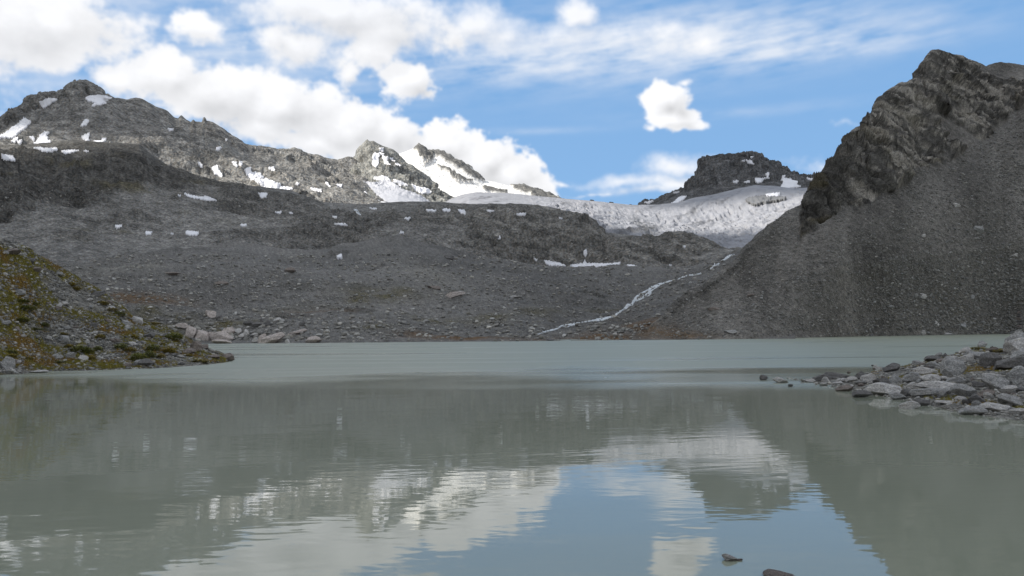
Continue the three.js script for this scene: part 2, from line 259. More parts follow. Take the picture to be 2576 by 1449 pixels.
// ---- far snow mountain
const zz2 = (l) => l.map(([x, y]) => [589 + x * .3303, 294.5 + y * .3303]), zz3 = (l) => l.map(([x, y]) => [1243.5 + x * .3303, 327.2 + y * .3303]), zz1 = (l) => l.map(([x, y]) => [x * .28, 163.6 + y * .28]), zz6 = (l) => l.map(([x, y]) => [x * .28, 556.3 + y * .28]);
const snowRocks = [
  [[1365, 258], [1405, 212], [1460, 255], [1510, 275], [1522, 330], [1480, 350], [1425, 375], [1470, 335], [1430, 335], [1410, 300], [1395, 262]],
  [[1470, 255], [1600, 280], [1700, 335], [1790, 395], [1850, 445], [1915, 500], [1850, 484], [1800, 458], [1740, 425], [1690, 388], [1640, 358], [1600, 330], [1530, 305]],
  [[1530, 370], [1600, 385], [1680, 440], [1750, 470], [1830, 505], [1720, 495], [1650, 450], [1560, 395]], [[1620, 430], [1680, 470], [1730, 500], [1690, 490], [1640, 460]],
  [[1880, 540], [1940, 532], [2000, 560], [2085, 578], [2060, 592], [1960, 572], [1900, 568]], [[2090, 530], [2200, 530], [2300, 560], [2400, 590], [2480, 630], [2570, 680], [2480, 665], [2400, 655], [2320, 615], [2270, 640], [2250, 592], [2150, 570]],
].map(zz2);
terrain({
  name: 'snow_mountain', label: 'distant snow-covered mountain with a dark rocky summit behind the pointed peak', category: 'mountain', u0: 930, u1: 1560, seed: 21,
  rows: [{ D: 3000, v: [[930, 560], [1480, 545]] }, { D: 3800, v: [[930, 490], [1050, 450], [1200, 482], [1300, 503], [1400, 515], [1500, 530]] },
    { D: 4500, v: [[960, 412], [980, 400], [998, 393], [1018, 388], [1040, 379], [1055, 367], [1065, 374], [1075, 382], [1091, 387], [1117, 390], [1150, 408], [1184, 430], [1216, 459], [1246, 463], [1279, 473], [1316, 473], [1349, 483], [1382, 492], [1408, 506], [1431, 517], [1460, 523], [1560, 540]] }, { dD: 600, dy: -260, n: 10 }],
  disp(x, y, z, c) { let m = -99; for (const p of snowRocks) m = Math.max(m, polyDist(p, c.u + 4 * fbm(x / 60, y / 60, z / 60, 3), c.v + 3 * fbm(x / 50, y / 50, z / 70, 3))); c.m = sst(-.6, 1.2, m); return 5 * fbm(x / 260, y / 260, z / 260, 3) + c.m * (10 + 26 * (ridged(x / 90, y / 60, z / 90, 4) - .5)); },
  color(x, y, z, c, o) { const n = fbm(x / 40, y / 40, z / 40, 4), k = .8 + .05 * fbm(x / 120, y / 30, z / 200, 3); set(o, k, k * .985, k * .975); const d = .15 * (1 + .5 * n); tint(o, c.m, d, d * .98, d * .95); },
});
// ---- flat-topped dark mountain
terrain({
  name: 'flat_topped_mountain', label: 'dark flat-topped mountain with a steep cliff above the glacier', category: 'mountain', u0: 1380, u1: 2260, seed: 22, crest: [2, 24, 10, 25],
  rows: [{ D: 2300, v: [[1400, 545], [1600, 550], [1800, 540], [1900, 530], [2050, 520], [2260, 520]] }, { D: 2700, v: [[1400, 536], [1600, 526], [1700, 494], [1800, 472], [1900, 460], [2000, 465], [2260, 475]] },
    { D: 2860, v: [[1380, 535], [1478, 519], [1491, 512], [1517, 511], [1547, 519], [1574, 522], [1603, 522], [1617, 512], [1640, 504], [1669, 492], [1696, 482], [1721, 474], [1726, 462], [1745, 439], [1757, 415], [1767, 402], [1785, 395], [1818, 393], [1838, 387], [1861, 386], [1891, 386], [1914, 389], [1930, 395], [1947, 405], [1963, 415], [1986, 426], [2013, 436], [2043, 443], [2063, 446], [2094, 456], [2200, 480], [2260, 500]] }, { dD: 500, dy: -180, n: 8 }],
  disp(x, y, z, c) { const k = sst(.6, 1.5, c.k); c.m = k; c.lift = k * (1 - .8 * sst(1.8, 2, c.k)) * (.8 * stair(x, y, z, 44, -.05, .8, .1) + .8 * stair(x, y, z, 16, -.05, .8, .1)); return k * (10 * (beds(x, y, z, 26, -.08, .3)) + 14 * (ridged(x / 70, y / 60, z / 70, 4) - .5) + 9 * blocks(x, y, z, 22, -.05)) + 7 * fbm(x / 60, y / 60, z / 60, 4); },
  color(x, y, z, c, o) { const n = fbm(x / 30, y / 9, z / 30, 4), b = fbm(x / 150, y / 150, z / 150, 3), g = .10 * (1 + 1.2 * n + .4 * b + .25 * (c.r - .5)); set(o, g, g * 1.0, g * 1.03); const ice = sst(.62, .3, c.k + .25 * fbm(x / 70 + y / 60, y / 300, z / 200, 4)) * .85; tint(o, ice, .5, .5, .52); },
});
// ---- glacier
const crevasse = (x, z, w) => { const s = Math.abs(Math.sin((z * .95 + .2 * x) / 17 + 5 * w + 1.2 * n3(x / 30, 5, z / 30))), t = Math.abs(Math.sin((x * .95 - .25 * z) / 21 + 6 * w)), k = sst(-.25, .3, n3(x / 110, 9, z / 110) + .2); return Math.max(sst(.34, .05, s) * k, sst(.3, .05, t) * (1 - k)) * sst(-.5, .1, fbm(x / 50, 8, z / 30, 3)); };
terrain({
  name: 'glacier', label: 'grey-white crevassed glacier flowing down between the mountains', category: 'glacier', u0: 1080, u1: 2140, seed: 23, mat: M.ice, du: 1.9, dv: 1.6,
  rows: [{ D: [[1090, 1420], [1480, 1270], [1700, 1170], [1840, 1090], [2140, 1060]], v: [[1080, 555], [1150, 540], [1243, 535], [1375, 540], [1441, 555], [1494, 575], [1517, 603], [1573, 608], [1656, 620], [1758, 622], [1837, 637], [1900, 645], [2140, 645]] },
    { D: 1700, v: [[1080, 548], [1130, 530], [1180, 515], [1243, 514], [1375, 521], [1494, 537], [1573, 556], [1656, 566], [1758, 566], [1840, 560], [1950, 535], [2050, 505], [2140, 485]] },
    { D: [[1080, 2500], [1500, 2500], [1800, 2500], [2140, 2400]], v: [[1080, 545], [1125, 520], [1160, 507], [1200, 500], [1280, 503], [1360, 511], [1430, 517], [1480, 520], [1530, 525], [1607, 529], [1650, 527], [1706, 521], [1752, 508], [1805, 498], [1855, 486], [1898, 478], [1940, 480], [2000, 486], [2040, 488], [2140, 480]] }, { dD: 400, dy: -60, n: 5 }],
  disp(x, y, z, c) {
    const steep = sst(1250, 1420, c.u) * sst(1.75, .9, c.k), w1 = fbm(x / 120, 2, z / 120, 3), w2 = fbm(x / 60, 5, z / 60, 3);
    const cre = crevasse(x, z, w1), flow = ridged((x * .9 + .35 * z) / 34 + w1, 1, (z * .3) / 120, 4);
    c.m = steep; return steep * (-17 * cre + 10 * (flow - .5) + 5 * (ridged(x / 14, y / 10, z / 14, 3) - .5)) + 3.5 * fbm(x / 100, 1, z / 100, 3) + 16 * sst(.2, 0, c.k) * fbm(x / 30, 4, z / 30, 3);
  },
  color(x, y, z, c, o) {
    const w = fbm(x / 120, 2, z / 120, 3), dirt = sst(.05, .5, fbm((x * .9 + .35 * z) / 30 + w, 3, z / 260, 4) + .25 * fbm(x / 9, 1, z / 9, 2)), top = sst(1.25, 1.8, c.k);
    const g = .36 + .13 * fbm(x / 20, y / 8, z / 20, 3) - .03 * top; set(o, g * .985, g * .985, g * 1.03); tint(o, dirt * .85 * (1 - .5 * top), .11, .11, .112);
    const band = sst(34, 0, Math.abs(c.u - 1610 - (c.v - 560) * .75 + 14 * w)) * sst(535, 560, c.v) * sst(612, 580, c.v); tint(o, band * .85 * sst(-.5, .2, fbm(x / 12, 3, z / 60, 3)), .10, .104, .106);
    tint(o, sst(.3, .05, c.k) * .5 * sst(-.3, .4, w), .2, .2, .2);
  },
});
// ---- pointed peak
terrain({
  name: 'pointed_peak', label: 'jagged pointed grey peak with small snow gullies left of the snow mountain', category: 'mountain', u0: 800, u1: 1215, seed: 24, crest: [2, 24, 12, 45], du: 1.7, dv: 1.7,
  rows: [{ D: 1650, v: [[800, 545], [1215, 555]] }, { D: 2150, v: [[800, 505], [860, 480], [930, 462], [1000, 468], [1080, 500], [1150, 525], [1215, 545]] },
    { D: 2600, v: [[800, 450], [880, 412], [892, 400], [896, 380], [905, 368], [915, 361], [921, 352], [924, 349], [928, 354], [940, 353], [947, 358], [960, 365], [985, 376], [1005, 391], [1025, 411], [1040, 417], [1055, 428], [1080, 445], [1094, 463], [1100, 476], [1120, 482], [1140, 495], [1175, 507], [1215, 530]] }, { dD: 300, dy: -200, n: 8 }],
  disp(x, y, z, c) { const k = sst(.5, 1.3, c.k); c.m = k; return k * (48 * (ridged(x / 130, y / 170, z / 130, 6, .56) - .55) + 15 * blocks(x, y, z, 24, .5)) * (1 - .85 * sst(1.6, 1.95, c.k)) + 8 * fbm(x / 70, y / 70, z / 70, 5, .55) * (1 - .7 * sst(1.6, 1.95, c.k)); },
  color(x, y, z, c, o) { const n = fbm(x / 30, y / 22, z / 30, 5, .6), b = fbm(x / 170, y / 170, z / 170, 3), g = .20 * (1 + 1.0 * n + .4 * b + .3 * (c.r - .5)); set(o, g, g * 1.0, g * .96); },
});
// ---- big rocky mountain
terrain({
  name: 'rocky_mountain', label: 'broad craggy grey-brown mountain with a castle-like summit block, left skyline', category: 'mountain', u0: -420, u1: 1010, seed: 25, crest: [2, 40, 16, 55], du: 1.5, dv: 1.4,
  rows: [{ D: 1560, v: [[-420, 470], [0, 410], [200, 400], [350, 400], [420, 452], [546, 492], [728, 512], [830, 535], [1010, 545]] }, { D: 1900, v: [[-420, 450], [-100, 370], [0, 352], [200, 345], [400, 370], [560, 412], [700, 450], [820, 480], [900, 490], [1010, 520]] },
    { D: [[0, 2250], [600, 2300], [880, 2500]], v: [[-420, 470], [-150, 372], [0, 300], [20, 285], [55, 262], [61, 247], [78, 240], [92, 243], [104, 243], [110, 237], [125, 236], [128, 232], [134, 231], [146, 236], [164, 234], [180, 229], [184, 210], [189, 204], [194, 211], [199, 203], [216, 202], [231, 210], [243, 218], [247, 226], [251, 240], [272, 238], [290, 248], [320, 252], [335, 247], [352, 247], [370, 255], [390, 268], [420, 278], [438, 296], [448, 298], [456, 290], [470, 302], [480, 307], [486, 301], [492, 306], [508, 308], [512, 297], [515, 296], [519, 305], [535, 308], [560, 325], [585, 345], [615, 363], [640, 371], [665, 370], [700, 378], [727, 376], [742, 373], [760, 382], [790, 393], [805, 391], [815, 396], [830, 399], [850, 402], [872, 394], [885, 395], [900, 406], [950, 440], [1010, 490]] }, { dD: 300, dy: -200, n: 8 }],
  disp(x, y, z, c) {
    const crag = sst(-.1, .35, fbm(x / 320, y / 240, z / 320, 4) + .25 * sst(1.4, 2, c.k)), k = .35 + .65 * crag; c.m = crag;
    const damp = 1 - .85 * sst(1.62, 1.95, c.k); c.lift = damp * k * (.6 * stair(x, y, z, 38, .25, 1.8, .22) + .7 * stair(x, y, z, 15, .3, 1.6, .2));
    return damp * (k * (58 * (ridged(x / 200 + y / 400, y / 170, z / 200, 6, .56) - .55) + 14 * blocks(x, y, z, 26, .4)) + 26 * fbm(x / 260, y / 260, z / 260, 3)) + (.4 + .6 * damp) * 8 * fbm(x / 40, y / 40, z / 40, 5, .65) * (.4 + .6 * crag) + 4 * (ridged(x / 20, y / 12, z / 20, 3, .6) - .5) * (.3 + .7 * crag);
  },
  color(x, y, z, c, o) {
    const n = fbm(x / 28, y / 20, z / 28, 5, .62), b = fbm(x / 240, y / 170, z / 240, 4), g = .185 * (1 + 1.1 * n + .5 * b + .3 * (c.r - .5)); set(o, g, g * .975, g * .945);
    tint(o, .5 * sst(.0, .5, b) * c.m, .15, .135, .12); tint(o, .35 * sst(.1, .5, fbm(x / 120, y / 90, z / 120 + 40, 3)), .23, .235, .23);
  },
});
// ---- rock bench below the mountains
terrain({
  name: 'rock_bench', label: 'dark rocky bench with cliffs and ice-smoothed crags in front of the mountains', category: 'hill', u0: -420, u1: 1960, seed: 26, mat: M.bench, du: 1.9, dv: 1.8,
  rows: [{ D: [[0, 800], [700, 800], [1300, 840], [1840, 800]], v: [[-420, 700], [0, 690], [120, 685], [350, 672], [500, 650], [700, 665], [830, 668], [1000, 640], [1190, 670], [1310, 690], [1450, 700], [1600, 692], [1700, 700], [1780, 690], [1840, 665], [1960, 665]] },
    { D: [[0, 960], [700, 940], [1300, 930], [1840, 900]], v: [[-420, 570], [0, 577], [150, 572], [300, 592], [450, 602], [560, 602], [700, 632], [830, 630], [1000, 600], [1190, 640], [1310, 663], [1450, 676], [1600, 668], [1700, 678], [1780, 660], [1840, 640], [1960, 650]] },
    { D: [[0, 1080], [700, 1060], [1300, 985], [1840, 950]], v: [[-420, 470], [0, 470], [150, 480], [300, 490], [450, 510], [560, 530], [700, 545], [830, 560], [1000, 553], [1190, 572], [1300, 570], [1450, 592], [1517, 620], [1600, 628], [1700, 630], [1780, 634], [1840, 634], [1960, 645]] },
    { D: [[0, 1400], [700, 1320], [1100, 1230], [1480, 1120], [1700, 1060], [1840, 1010]], v: [[-420, 400], [0, 376], [90, 372], [196, 362], [350, 371], [385, 398], [420, 424], [480, 447], [546, 464], [640, 476], [728, 484], [765, 498], [804, 517], [860, 518], [900, 521], [985, 515], [1020, 513], [1100, 513], [1150, 518], [1243, 520], [1330, 520], [1375, 525], [1441, 538], [1494, 555], [1508, 572], [1520, 587], [1573, 592], [1630, 600], [1656, 601], [1680, 597], [1705, 593], [1735, 597], [1758, 604], [1804, 621], [1837, 629], [1900, 640], [1960, 650]] }, { dD: 160, dy: -70, n: 8 }],
  disp(x, y, z, c) {
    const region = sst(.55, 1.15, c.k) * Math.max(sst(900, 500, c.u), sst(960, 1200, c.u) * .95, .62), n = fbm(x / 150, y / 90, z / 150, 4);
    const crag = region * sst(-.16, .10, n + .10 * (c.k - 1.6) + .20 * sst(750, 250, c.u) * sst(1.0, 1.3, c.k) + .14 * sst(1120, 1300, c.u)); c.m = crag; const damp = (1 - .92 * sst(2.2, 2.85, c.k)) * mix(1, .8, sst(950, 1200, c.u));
    const bl = .25 * (blocks(x, y, z, 24, .3)); c.lift = damp * crag * (.8 * stair(x, y, z, 19, .14, 1.8, .17) + .8 * stair(x, y, z, 8, .16, 1.6, .15)) * (1 - .8 * sst(2.6, 2.95, c.k)); return damp * crag * (9 * beds(x, y, z, 26, .3, .8) + 28 * (ridged(x / 125, y / 70, z / 125, 6, .52) - .5) + 16 * bl + 3.2 * blocks(x + 40, y, z, 9, .3) + 2.6 * (ridged(x / 22, y / 8, z / 22, 3, .55) - .5)) + 6 * fbm(x / 130, y / 130, z / 130, 3) * damp + .9 * fbm(x / 12, y / 12, z / 12, 3);
  },
  color(x, y, z, c, o) {
    const n = fbm(x / 16, y / 9, z / 16, 5, .62), b = fbm(x / 180, y / 120, z / 180, 4), g = .178 * (1 + .7 * n + .5 * b + .34 * (c.r - .5)); set(o, g * 1.01, g * .985, g * .945);
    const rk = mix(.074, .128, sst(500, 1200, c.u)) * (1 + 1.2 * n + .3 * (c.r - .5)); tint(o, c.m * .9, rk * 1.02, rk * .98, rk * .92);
    { const X = x * .93 - y * .37, Y = y * .93 + x * .37; tint(o, c.m * .75 * sst(.02, .25, fbm(X / 60, Y / 9, z / 50, 4)) * sst(900, 1150, c.u), .235, .226, .21); }
    tint(o, .55 * sst(.2, .45, fbm(x / 70, y / 30, z / 70 + 9, 4)) * sst(700, 300, c.u) * sst(.6, 1.2, c.k), .105, .092, .05);
  },
});
// ---- valley floor and moraine
const GRASS = [[960, 742, 95, 14, 1], [920, 752, 50, 8, 1], [1100, 803, 70, 9, 1], [1225, 802, 60, 9, 1], [1330, 790, 90, 8, .6], [350, 748, 120, 10, 2], [330, 760, 80, 8, 2], [945, 834, 50, 6, 1], [1440, 851, 170, 5, 2], [1570, 848, 150, 8, 2], [1640, 828, 80, 14, 2], [1100, 848, 90, 5, 2], [1180, 853, 120, 3, 2], [480, 790, 60, 8, 1], [560, 812, 90, 8, 1], [520, 830, 60, 10, 1], [1510, 780, 60, 8, .5], [760, 770, 120, 8, .5], [830, 780, 90, 7, 2], [1180, 850, 120, 3, 2], [380, 790, 40, 20, 1], [420, 815, 40, 14, 1]];
const grassAt = (u, v, kind) => { let g = 0; for (const q of GRASS) if ((kind === 2) === (q[4] === 2)) { const X = (u - q[0]) / q[2], Y = (v - q[1]) / q[3]; g = Math.max(g, Math.exp(-(X * X + Y * Y)) * Math.min(1, q[4])); } return g; };
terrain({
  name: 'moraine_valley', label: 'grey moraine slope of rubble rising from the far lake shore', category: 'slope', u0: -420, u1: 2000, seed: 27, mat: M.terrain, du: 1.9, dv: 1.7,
  rows: [{ D: 300, y: -5 }, { v: [[-420, 874], [0, 870], [530, 864.5], [850, 862.3], [1310, 858.5], [1570, 855.3], [1898, 852.6], [2000, 852]], y: 0, n: 8 }, { dD: 40, y: [[0, 2.5], [900, 3.2], [1300, 1.2], [1700, 1.2]], n: 16 },
    { D: [[0, 450], [1300, 455], [1840, 520]], v: [[-420, 760], [200, 768], [400, 776], [600, 790], [800, 792], [1000, 795], [1300, 810], [1450, 825], [1560, 815], [1650, 790], [1750, 760], [1840, 740], [2000, 700]] },
    { D: [[0, 680], [420, 700], [800, 620], [1300, 640], [1840, 720]], v: [[-420, 655], [120, 664], [232, 663], [350, 646], [420, 633], [500, 628], [600, 632], [700, 668], [850, 680], [1000, 660], [1100, 668], [1200, 690], [1400, 712], [1600, 735], [1700, 706], [1760, 690], [1840, 655], [2000, 600]] },
    { D: [[0, 780], [420, 800], [800, 860], [1300, 900], [1840, 880]], v: [[-420, 668], [120, 676], [232, 674], [350, 660], [420, 648], [500, 634], [600, 622], [700, 640], [830, 638], [1000, 610], [1190, 648], [1310, 668], [1450, 682], [1600, 675], [1700, 685], [1760, 678], [1840, 640], [2000, 600]] }, { dD: 160, dy: -45, n: 6 }],
  disp(x, y, z, c) { const e = sst(.9, 2.2, c.k); c.m = sst(.25, .5, fbm(x / 60, y / 40, z / 60, 4)); return e * (9 * fbm(x / 110, y / 90, z / 70, 4) + 3 * (ridged(x / 45, y / 60, z / 90, 3) - .6) + 2.2 * fbm(x / 16, y / 16, z / 16, 4, .6) + c.m * (5 * blocks(x, y, z, 10, .2) + 3 * (ridged(x / 20, y / 8, z / 20, 3) - .5))) + .35 * fbm(x / 4, y / 4, z / 4, 2) + sst(.9, 1.2, c.k) * .8 * fbm(x / 12, 2, z / 12, 3); },
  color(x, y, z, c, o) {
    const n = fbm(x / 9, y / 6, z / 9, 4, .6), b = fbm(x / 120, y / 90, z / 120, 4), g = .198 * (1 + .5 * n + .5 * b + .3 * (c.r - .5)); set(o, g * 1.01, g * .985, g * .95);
    const m = .6 + 1.3 * fbm(x / 14, y / 10, z / 10, 4); tint(o, clamp(grassAt(c.u, c.v, 1) * m * 1.1) * .9, .115, .10, .04); tint(o, clamp(grassAt(c.u, c.v, 2) * (m + .25) * 1.3) * .9, .165, .098, .046);
    const pl = Math.exp(-(((c.u - 300) / 110) ** 2 + ((c.v - 682) / 14) ** 2)) + .8 * Math.exp(-(((c.u - 1080 - (c.v - 690) * 1.6) / 60) ** 2 + ((c.v - 690) / 50) ** 2)); tint(o, clamp(pl * (.7 + n)) * .7, .35, .34, .305);  // first blob: a sunlit patch painted into the moraine colour; second: a pale streak
    tint(o, .4 * sst(.1, .4, fbm(x / 50, y / 14, z / 50 + 70, 3)), .11, .107, .10); tint(o, c.m * .75, .115 * (1 + n), .11 * (1 + n), .102 * (1 + n));
  },
});
// ---- scree slope with the cliff on top
const CLIFF = [[2014, 600], [2082, 552], [2113, 528], [2160, 524], [2215, 494], [2260, 474], [2288, 456], [2291, 425], [2335, 422], [2377, 418], [2437, 372], [2494, 336], [2548, 293], [2620, 255], [2640, 215], [2570, 205], [2510, 200], [2440, 190], [2480, 160], [2400, 110], [2320, 120], [2290, 195], [2200, 230], [2120, 340], [2050, 430], [2015, 500]];
terrain({
  name: 'scree_slope', label: 'steep grey scree slope below a rugged cliff at the right of the lake', category: 'slope', u0: 1580, u1: 3000, seed: 28, crest: [4, 26, 12, 14], mat: M.terrain, du: 1.7, dv: 1.6,
  rows: [{ D: [[1580, 290], [2576, 380], [3000, 400]], y: -8 }, { v: [[1580, 856], [1898, 852.6], [2160, 846.2], [2350, 843], [2533, 840], [3000, 836]], y: 0, n: 8 },
    { D: [[1580, 352], [1700, 365], [1837, 385], [2018, 405], [2200, 430], [2300, 450], [2576, 540], [3000, 560]], v: [[1580, 852.5], [1650, 835], [1700, 812], [1837, 755], [2018, 690], [2200, 650], [2300, 640], [2576, 600], [3000, 560]] },
    { D: [[1580, 358], [1650, 372], [1700, 388], [1837, 415], [1900, 426], [2018, 446], [2100, 462], [2200, 488], [2300, 535], [2440, 610], [2576, 700], [3000, 720]], v: [[1580, 852], [1650, 825], [1700, 780], [1770, 740], [1837, 690], [1900, 632], [2018, 565], [2100, 537], [2160, 524], [2215, 494], [2288, 448], [2377, 415], [2437, 372], [2494, 336], [2548, 293], [2620, 260], [3000, 200]] },
    { D: [[1580, 362], [1650, 380], [1700, 396], [1837, 430], [1900, 443], [2018, 472], [2100, 515], [2200, 585], [2330, 670], [2480, 770], [2576, 830], [3000, 860]], v: [[1580, 853], [1640, 820], [1680, 778], [1720, 742], [1770, 712], [1810, 686], [1850, 652], [1875, 622], [1900, 593], [1960, 547], [2005, 518], [2024, 508], [2028, 492], [2035, 478], [2056, 447], [2062, 438], [2088, 408], [2108, 385], [2110, 378], [2122, 372], [2132, 352], [2146, 330], [2152, 324], [2164, 320], [2176, 300], [2190, 284], [2200, 262], [2206, 254], [2222, 240], [2240, 228], [2262, 213], [2290, 207], [2302, 205], [2308, 184], [2312, 168], [2318, 158], [2326, 152], [2334, 137], [2342, 131], [2362, 127], [2390, 131], [2420, 141], [2452, 156], [2480, 169], [2490, 163], [2515, 158], [2545, 161], [2576, 165], [2700, 150], [3000, 120]] }, { dD: 120, dy: -70, n: 10 }],
  disp(x, y, z, c) {
    const wob = 12 * fbm(x / 30, y / 30, z / 30, 3), pd = polyDist(CLIFF, c.u + wob, c.v + wob * .6), patch = sst(.28, .1, fbm(x / 38 + 7, y / 26, z / 38, 4));
    c.lift = 0; c.m = sst(-3, 5, pd) * mix(.12, 1, Math.max(patch, sst(2330, 2230, c.u))); const damp = 1 - .9 * sst(3.55, 3.95, c.k);
    const X = x * .86 - y * .5, Y = y * .86 + x * .5; c.lift = damp * c.m * (.5 * stair(x, y, z, 17, .5, 1.4, .12) + .5 * stair(x, y, z, 6, .5, 1.3, .12));
    return damp * c.m * (13 * (ridged(X / 60, Y / 15, z / 40, 5, .52) - .5) + 6 * (ridged(X / 24, Y / 5, z / 18, 4, .55) - .5) + 5.5 * blocks(X, Y, z, 10, .1) + 2.2 * blocks(x + 9, y, z, 3.2, .5) + 6 * fbm(x / 60, y / 60, z / 60, 2)) + (3.2 * (ridged(Math.atan2(x, -z) * 22 + .4 * fbm(x / 60, y / 60, z / 60, 2), y / 160, 3, 3) - .6) * sst(1.05, 1.7, c.k) + 1.6 * fbm(x / 40, y / 40, z / 40, 3) + .5 * fbm(x / 7, y / 7, z / 7, 4, .6) + .3 * blocks(x, y, z, 2.2, 0)) * sst(.9, 1.3, c.k);
  },
  color(x, y, z, c, o) {
    const n = fbm(x / 5, y / 4, z / 5, 4, .6), b = fbm(x / 70, y / 50, z / 70, 4), fan = fbm(Math.atan2(x, -z) * 26, y / 70, 8.5, 4), g = .170 * (1 + .55 * n + .45 * b + 1.0 * fan + .34 * (c.r - .5)); set(o, g * 1.10, g * 1.045, g * .97);
    tint(o, .45 * sst(.05, .45, fbm(x / 34, y / 20, z / 34 + 31, 4)) * sst(2, 1.2, c.k), .105, .092, .062);
    const X = x * .86 - y * .5, Y = y * .86 + x * .5, st = fbm(X / 16, Y / 2.6, z / 16, 4, .6), rk = .115 * (1 + 1.2 * n + 1.1 * st); tint(o, c.m * .9, rk * 1.03, rk * .98, rk * .91);
    tint(o, c.m * .85 * sst(.0, .16, fbm(X / 34, Y / 4.5, z / 26 + 5, 4)) * sst(2080, 2200, c.u), .44, .41, .365);
    tint(o, c.m * .55 * sst(.1, .4, fbm(x / 22, y / 12, z / 22 + 55, 4)) * sst(2330, 2080, c.u), .105, .085, .035);
    const ws = (u, v, a, h) => Math.exp(-(((c.u - u) / a) ** 2 + ((c.v - v) / h) ** 2)); tint(o, clamp((ws(1640, 830, 70, 16) + ws(1720, 845, 90, 8)) * (.7 + n)) * .85, .16, .10, .048);
  },
});
// ---- near left bank
terrain({
  name: 'stony_bank', label: 'stony grass-patched bank sloping into the lake on the left', category: 'bank', u0: -500, u1: 680, seed: 29, mat: M.bank, du: 2, dv: 1.8,
  rows: [{ D: [[-500, 40], [0, 66], [590, 100], [680, 100]], y: -1.5 }, { v: [[-500, 985], [0, 943], [60, 940], [110, 934], [250, 931], [400, 926], [500, 919], [560, 913], [590, 907], [615, 906], [680, 906]], y: [[590, 0], [606, -.25], [680, -1]], n: 10 },
    { dD: [[0, 8], [400, 9], [560, 5], [590, 3]], y: [[-500, 2], [0, 1.6], [300, 1.3], [450, .9], [560, .5], [588, .15], [604, -.3], [680, -1]], n: 26 },
    { D: [[-500, 100], [0, 118], [135, 125], [270, 132], [430, 128], [540, 120], [592, 116], [680, 116]], v: [[-500, 420], [0, 597], [60, 613], [100, 640], [135, 667], [200, 704], [270, 742], [330, 789], [380, 812], [430, 830], [490, 857], [540, 880], [565, 890], [585, 898], [597, 905], [615, 918], [680, 920]] }, { dD: 45, y: [[-500, 5], [400, -1], [680, -2]], n: 12 }],
  disp(x, y, z, c) { const e = sst(.9, 1.6, c.k) * sst(615, 575, c.u); return e * (.9 * fbm(x / 14, y / 14, z / 14, 3) + .3 * fbm(x / 3, y / 3, z / 3, 3, .6)) + .06 * fbm(x / .8, y / .8, z / .8, 2); },
  color(x, y, z, c, o) {
    const n = fbm(x / 1.6, y / 1.2, z / 1.6, 4, .6), g = .165 * (1 + .3 * n + .3 * (c.r - .5)); set(o, g * 1.02, g * .985, g * .95);
    const gr = fbm(x / 11, y / 8, z / 11, 4, .55), k = sst(-.08, .16, gr + .20 * sst(1.7, 2.9, c.k) + .18 * sst(60, 15, Math.abs(c.v - 915 + c.u * .02)) * sst(260, 120, c.u)); c.m = k;
    tint(o, k * .9, .090 + .03 * n, .078 + .02 * n, .030); tint(o, k * .45 * sst(.05, .3, fbm(x / 5, y / 5, z / 5 + 60, 3)), .105, .072, .032);
  },
});
// ---- boulder spit on the right
terrain({
  name: 'boulder_spit', label: 'low spit of gravel and boulders reaching into the lake from the right', category: 'shore', u0: 1880, u1: 3900, seed: 30, mat: M.bank, du: 2.4, dv: 2,
  rows: [{ D: [[1880, 48], [2100, 40], [2300, 32], [2576, 23], [2960, 16]], y: -1 }, { v: [[1880, 957], [1950, 962], [2100, 976], [2200, 992], [2300, 1012], [2400, 1034], [2500, 1050], [2576, 1060], [2960, 1130]], y: [[1880, -.35], [1960, -.12], [2050, -.05], [2120, 0]], n: 20 },
    { dD: [[1880, 3], [2200, 8], [2576, 12]], y: [[1880, -.35], [1960, -.08], [2060, .05], [2150, .14], [2300, .42], [2576, .75], [2960, 1.2]], n: 40 },
    { D: [[1880, 57], [2150, 58], [2230, 63], [2350, 70], [2430, 74], [2576, 72], [2960, 60]], y: [[1880, -.35], [1960, -.1], [2060, 0], [2150, .1], [2230, .42], [2350, .95], [2430, 1.35], [2576, 1.75], [2960, 2.6]], n: 60 }, { dD: [[1880, 6], [2576, 20]], y: -1.2, n: 12 }],
  disp(x, y, z, c) { const e = sst(.8, 1.4, c.k) * sst(1960, 2150, c.u); return e * (.16 * fbm(x / 4, y / 4, z / 4, 3) + .07 * fbm(x / .9, y / .9, z / .9, 3)); },
  color(x, y, z, c, o) {
    const n = fbm(x / .8, y / .8, z / .8, 4, .6), g = .17 * (1 + .35 * n + .25 * (c.r - .5)); set(o, g, g * .98, g * .95);
    const k = sst(.0, .25, fbm(x / 4.5, y / 4, z / 4.5, 3) + .14 * sst(2200, 2420, c.u)); tint(o, k * .85 * sst(1.2, 1.9, c.k), .115, .085, .036); tint(o, k * .5 * sst(.05, .3, fbm(x / 2, y / 2, z / 2 + 60, 3)), .13, .07, .035);
  },
});
// ---- the shore on which one stands
{
  const g = new THREE.PlaneGeometry(120, 40, 90, 40); g.rotateX(-Math.PI / 2); const p = g.attributes.position, col = new Float32Array(p.count * 3), uv = g.attributes.uv;
  for (let i = 0; i < p.count; i++) { const x = p.getX(i), z = p.getZ(i) + 15; p.setZ(i, z); p.setY(i, -.9 + (z + 5) * .18 + .25 * fbm(x / 5, 1, z / 5, 4)); const k = .16 * (1 + .3 * fbm(x, 2, z, 3)); col.set([k, k * .98, k * .95], i * 3); uv.setXY(i, x, z); }
  g.setAttribute('color', new THREE.BufferAttribute(col, 3)); g.computeVertexNormals();
  tag(add(new THREE.Mesh(g, M.bank), 'shore_ground'), 'gravel shore underfoot at the near edge of the lake', 'shore', null, 'structure');
}

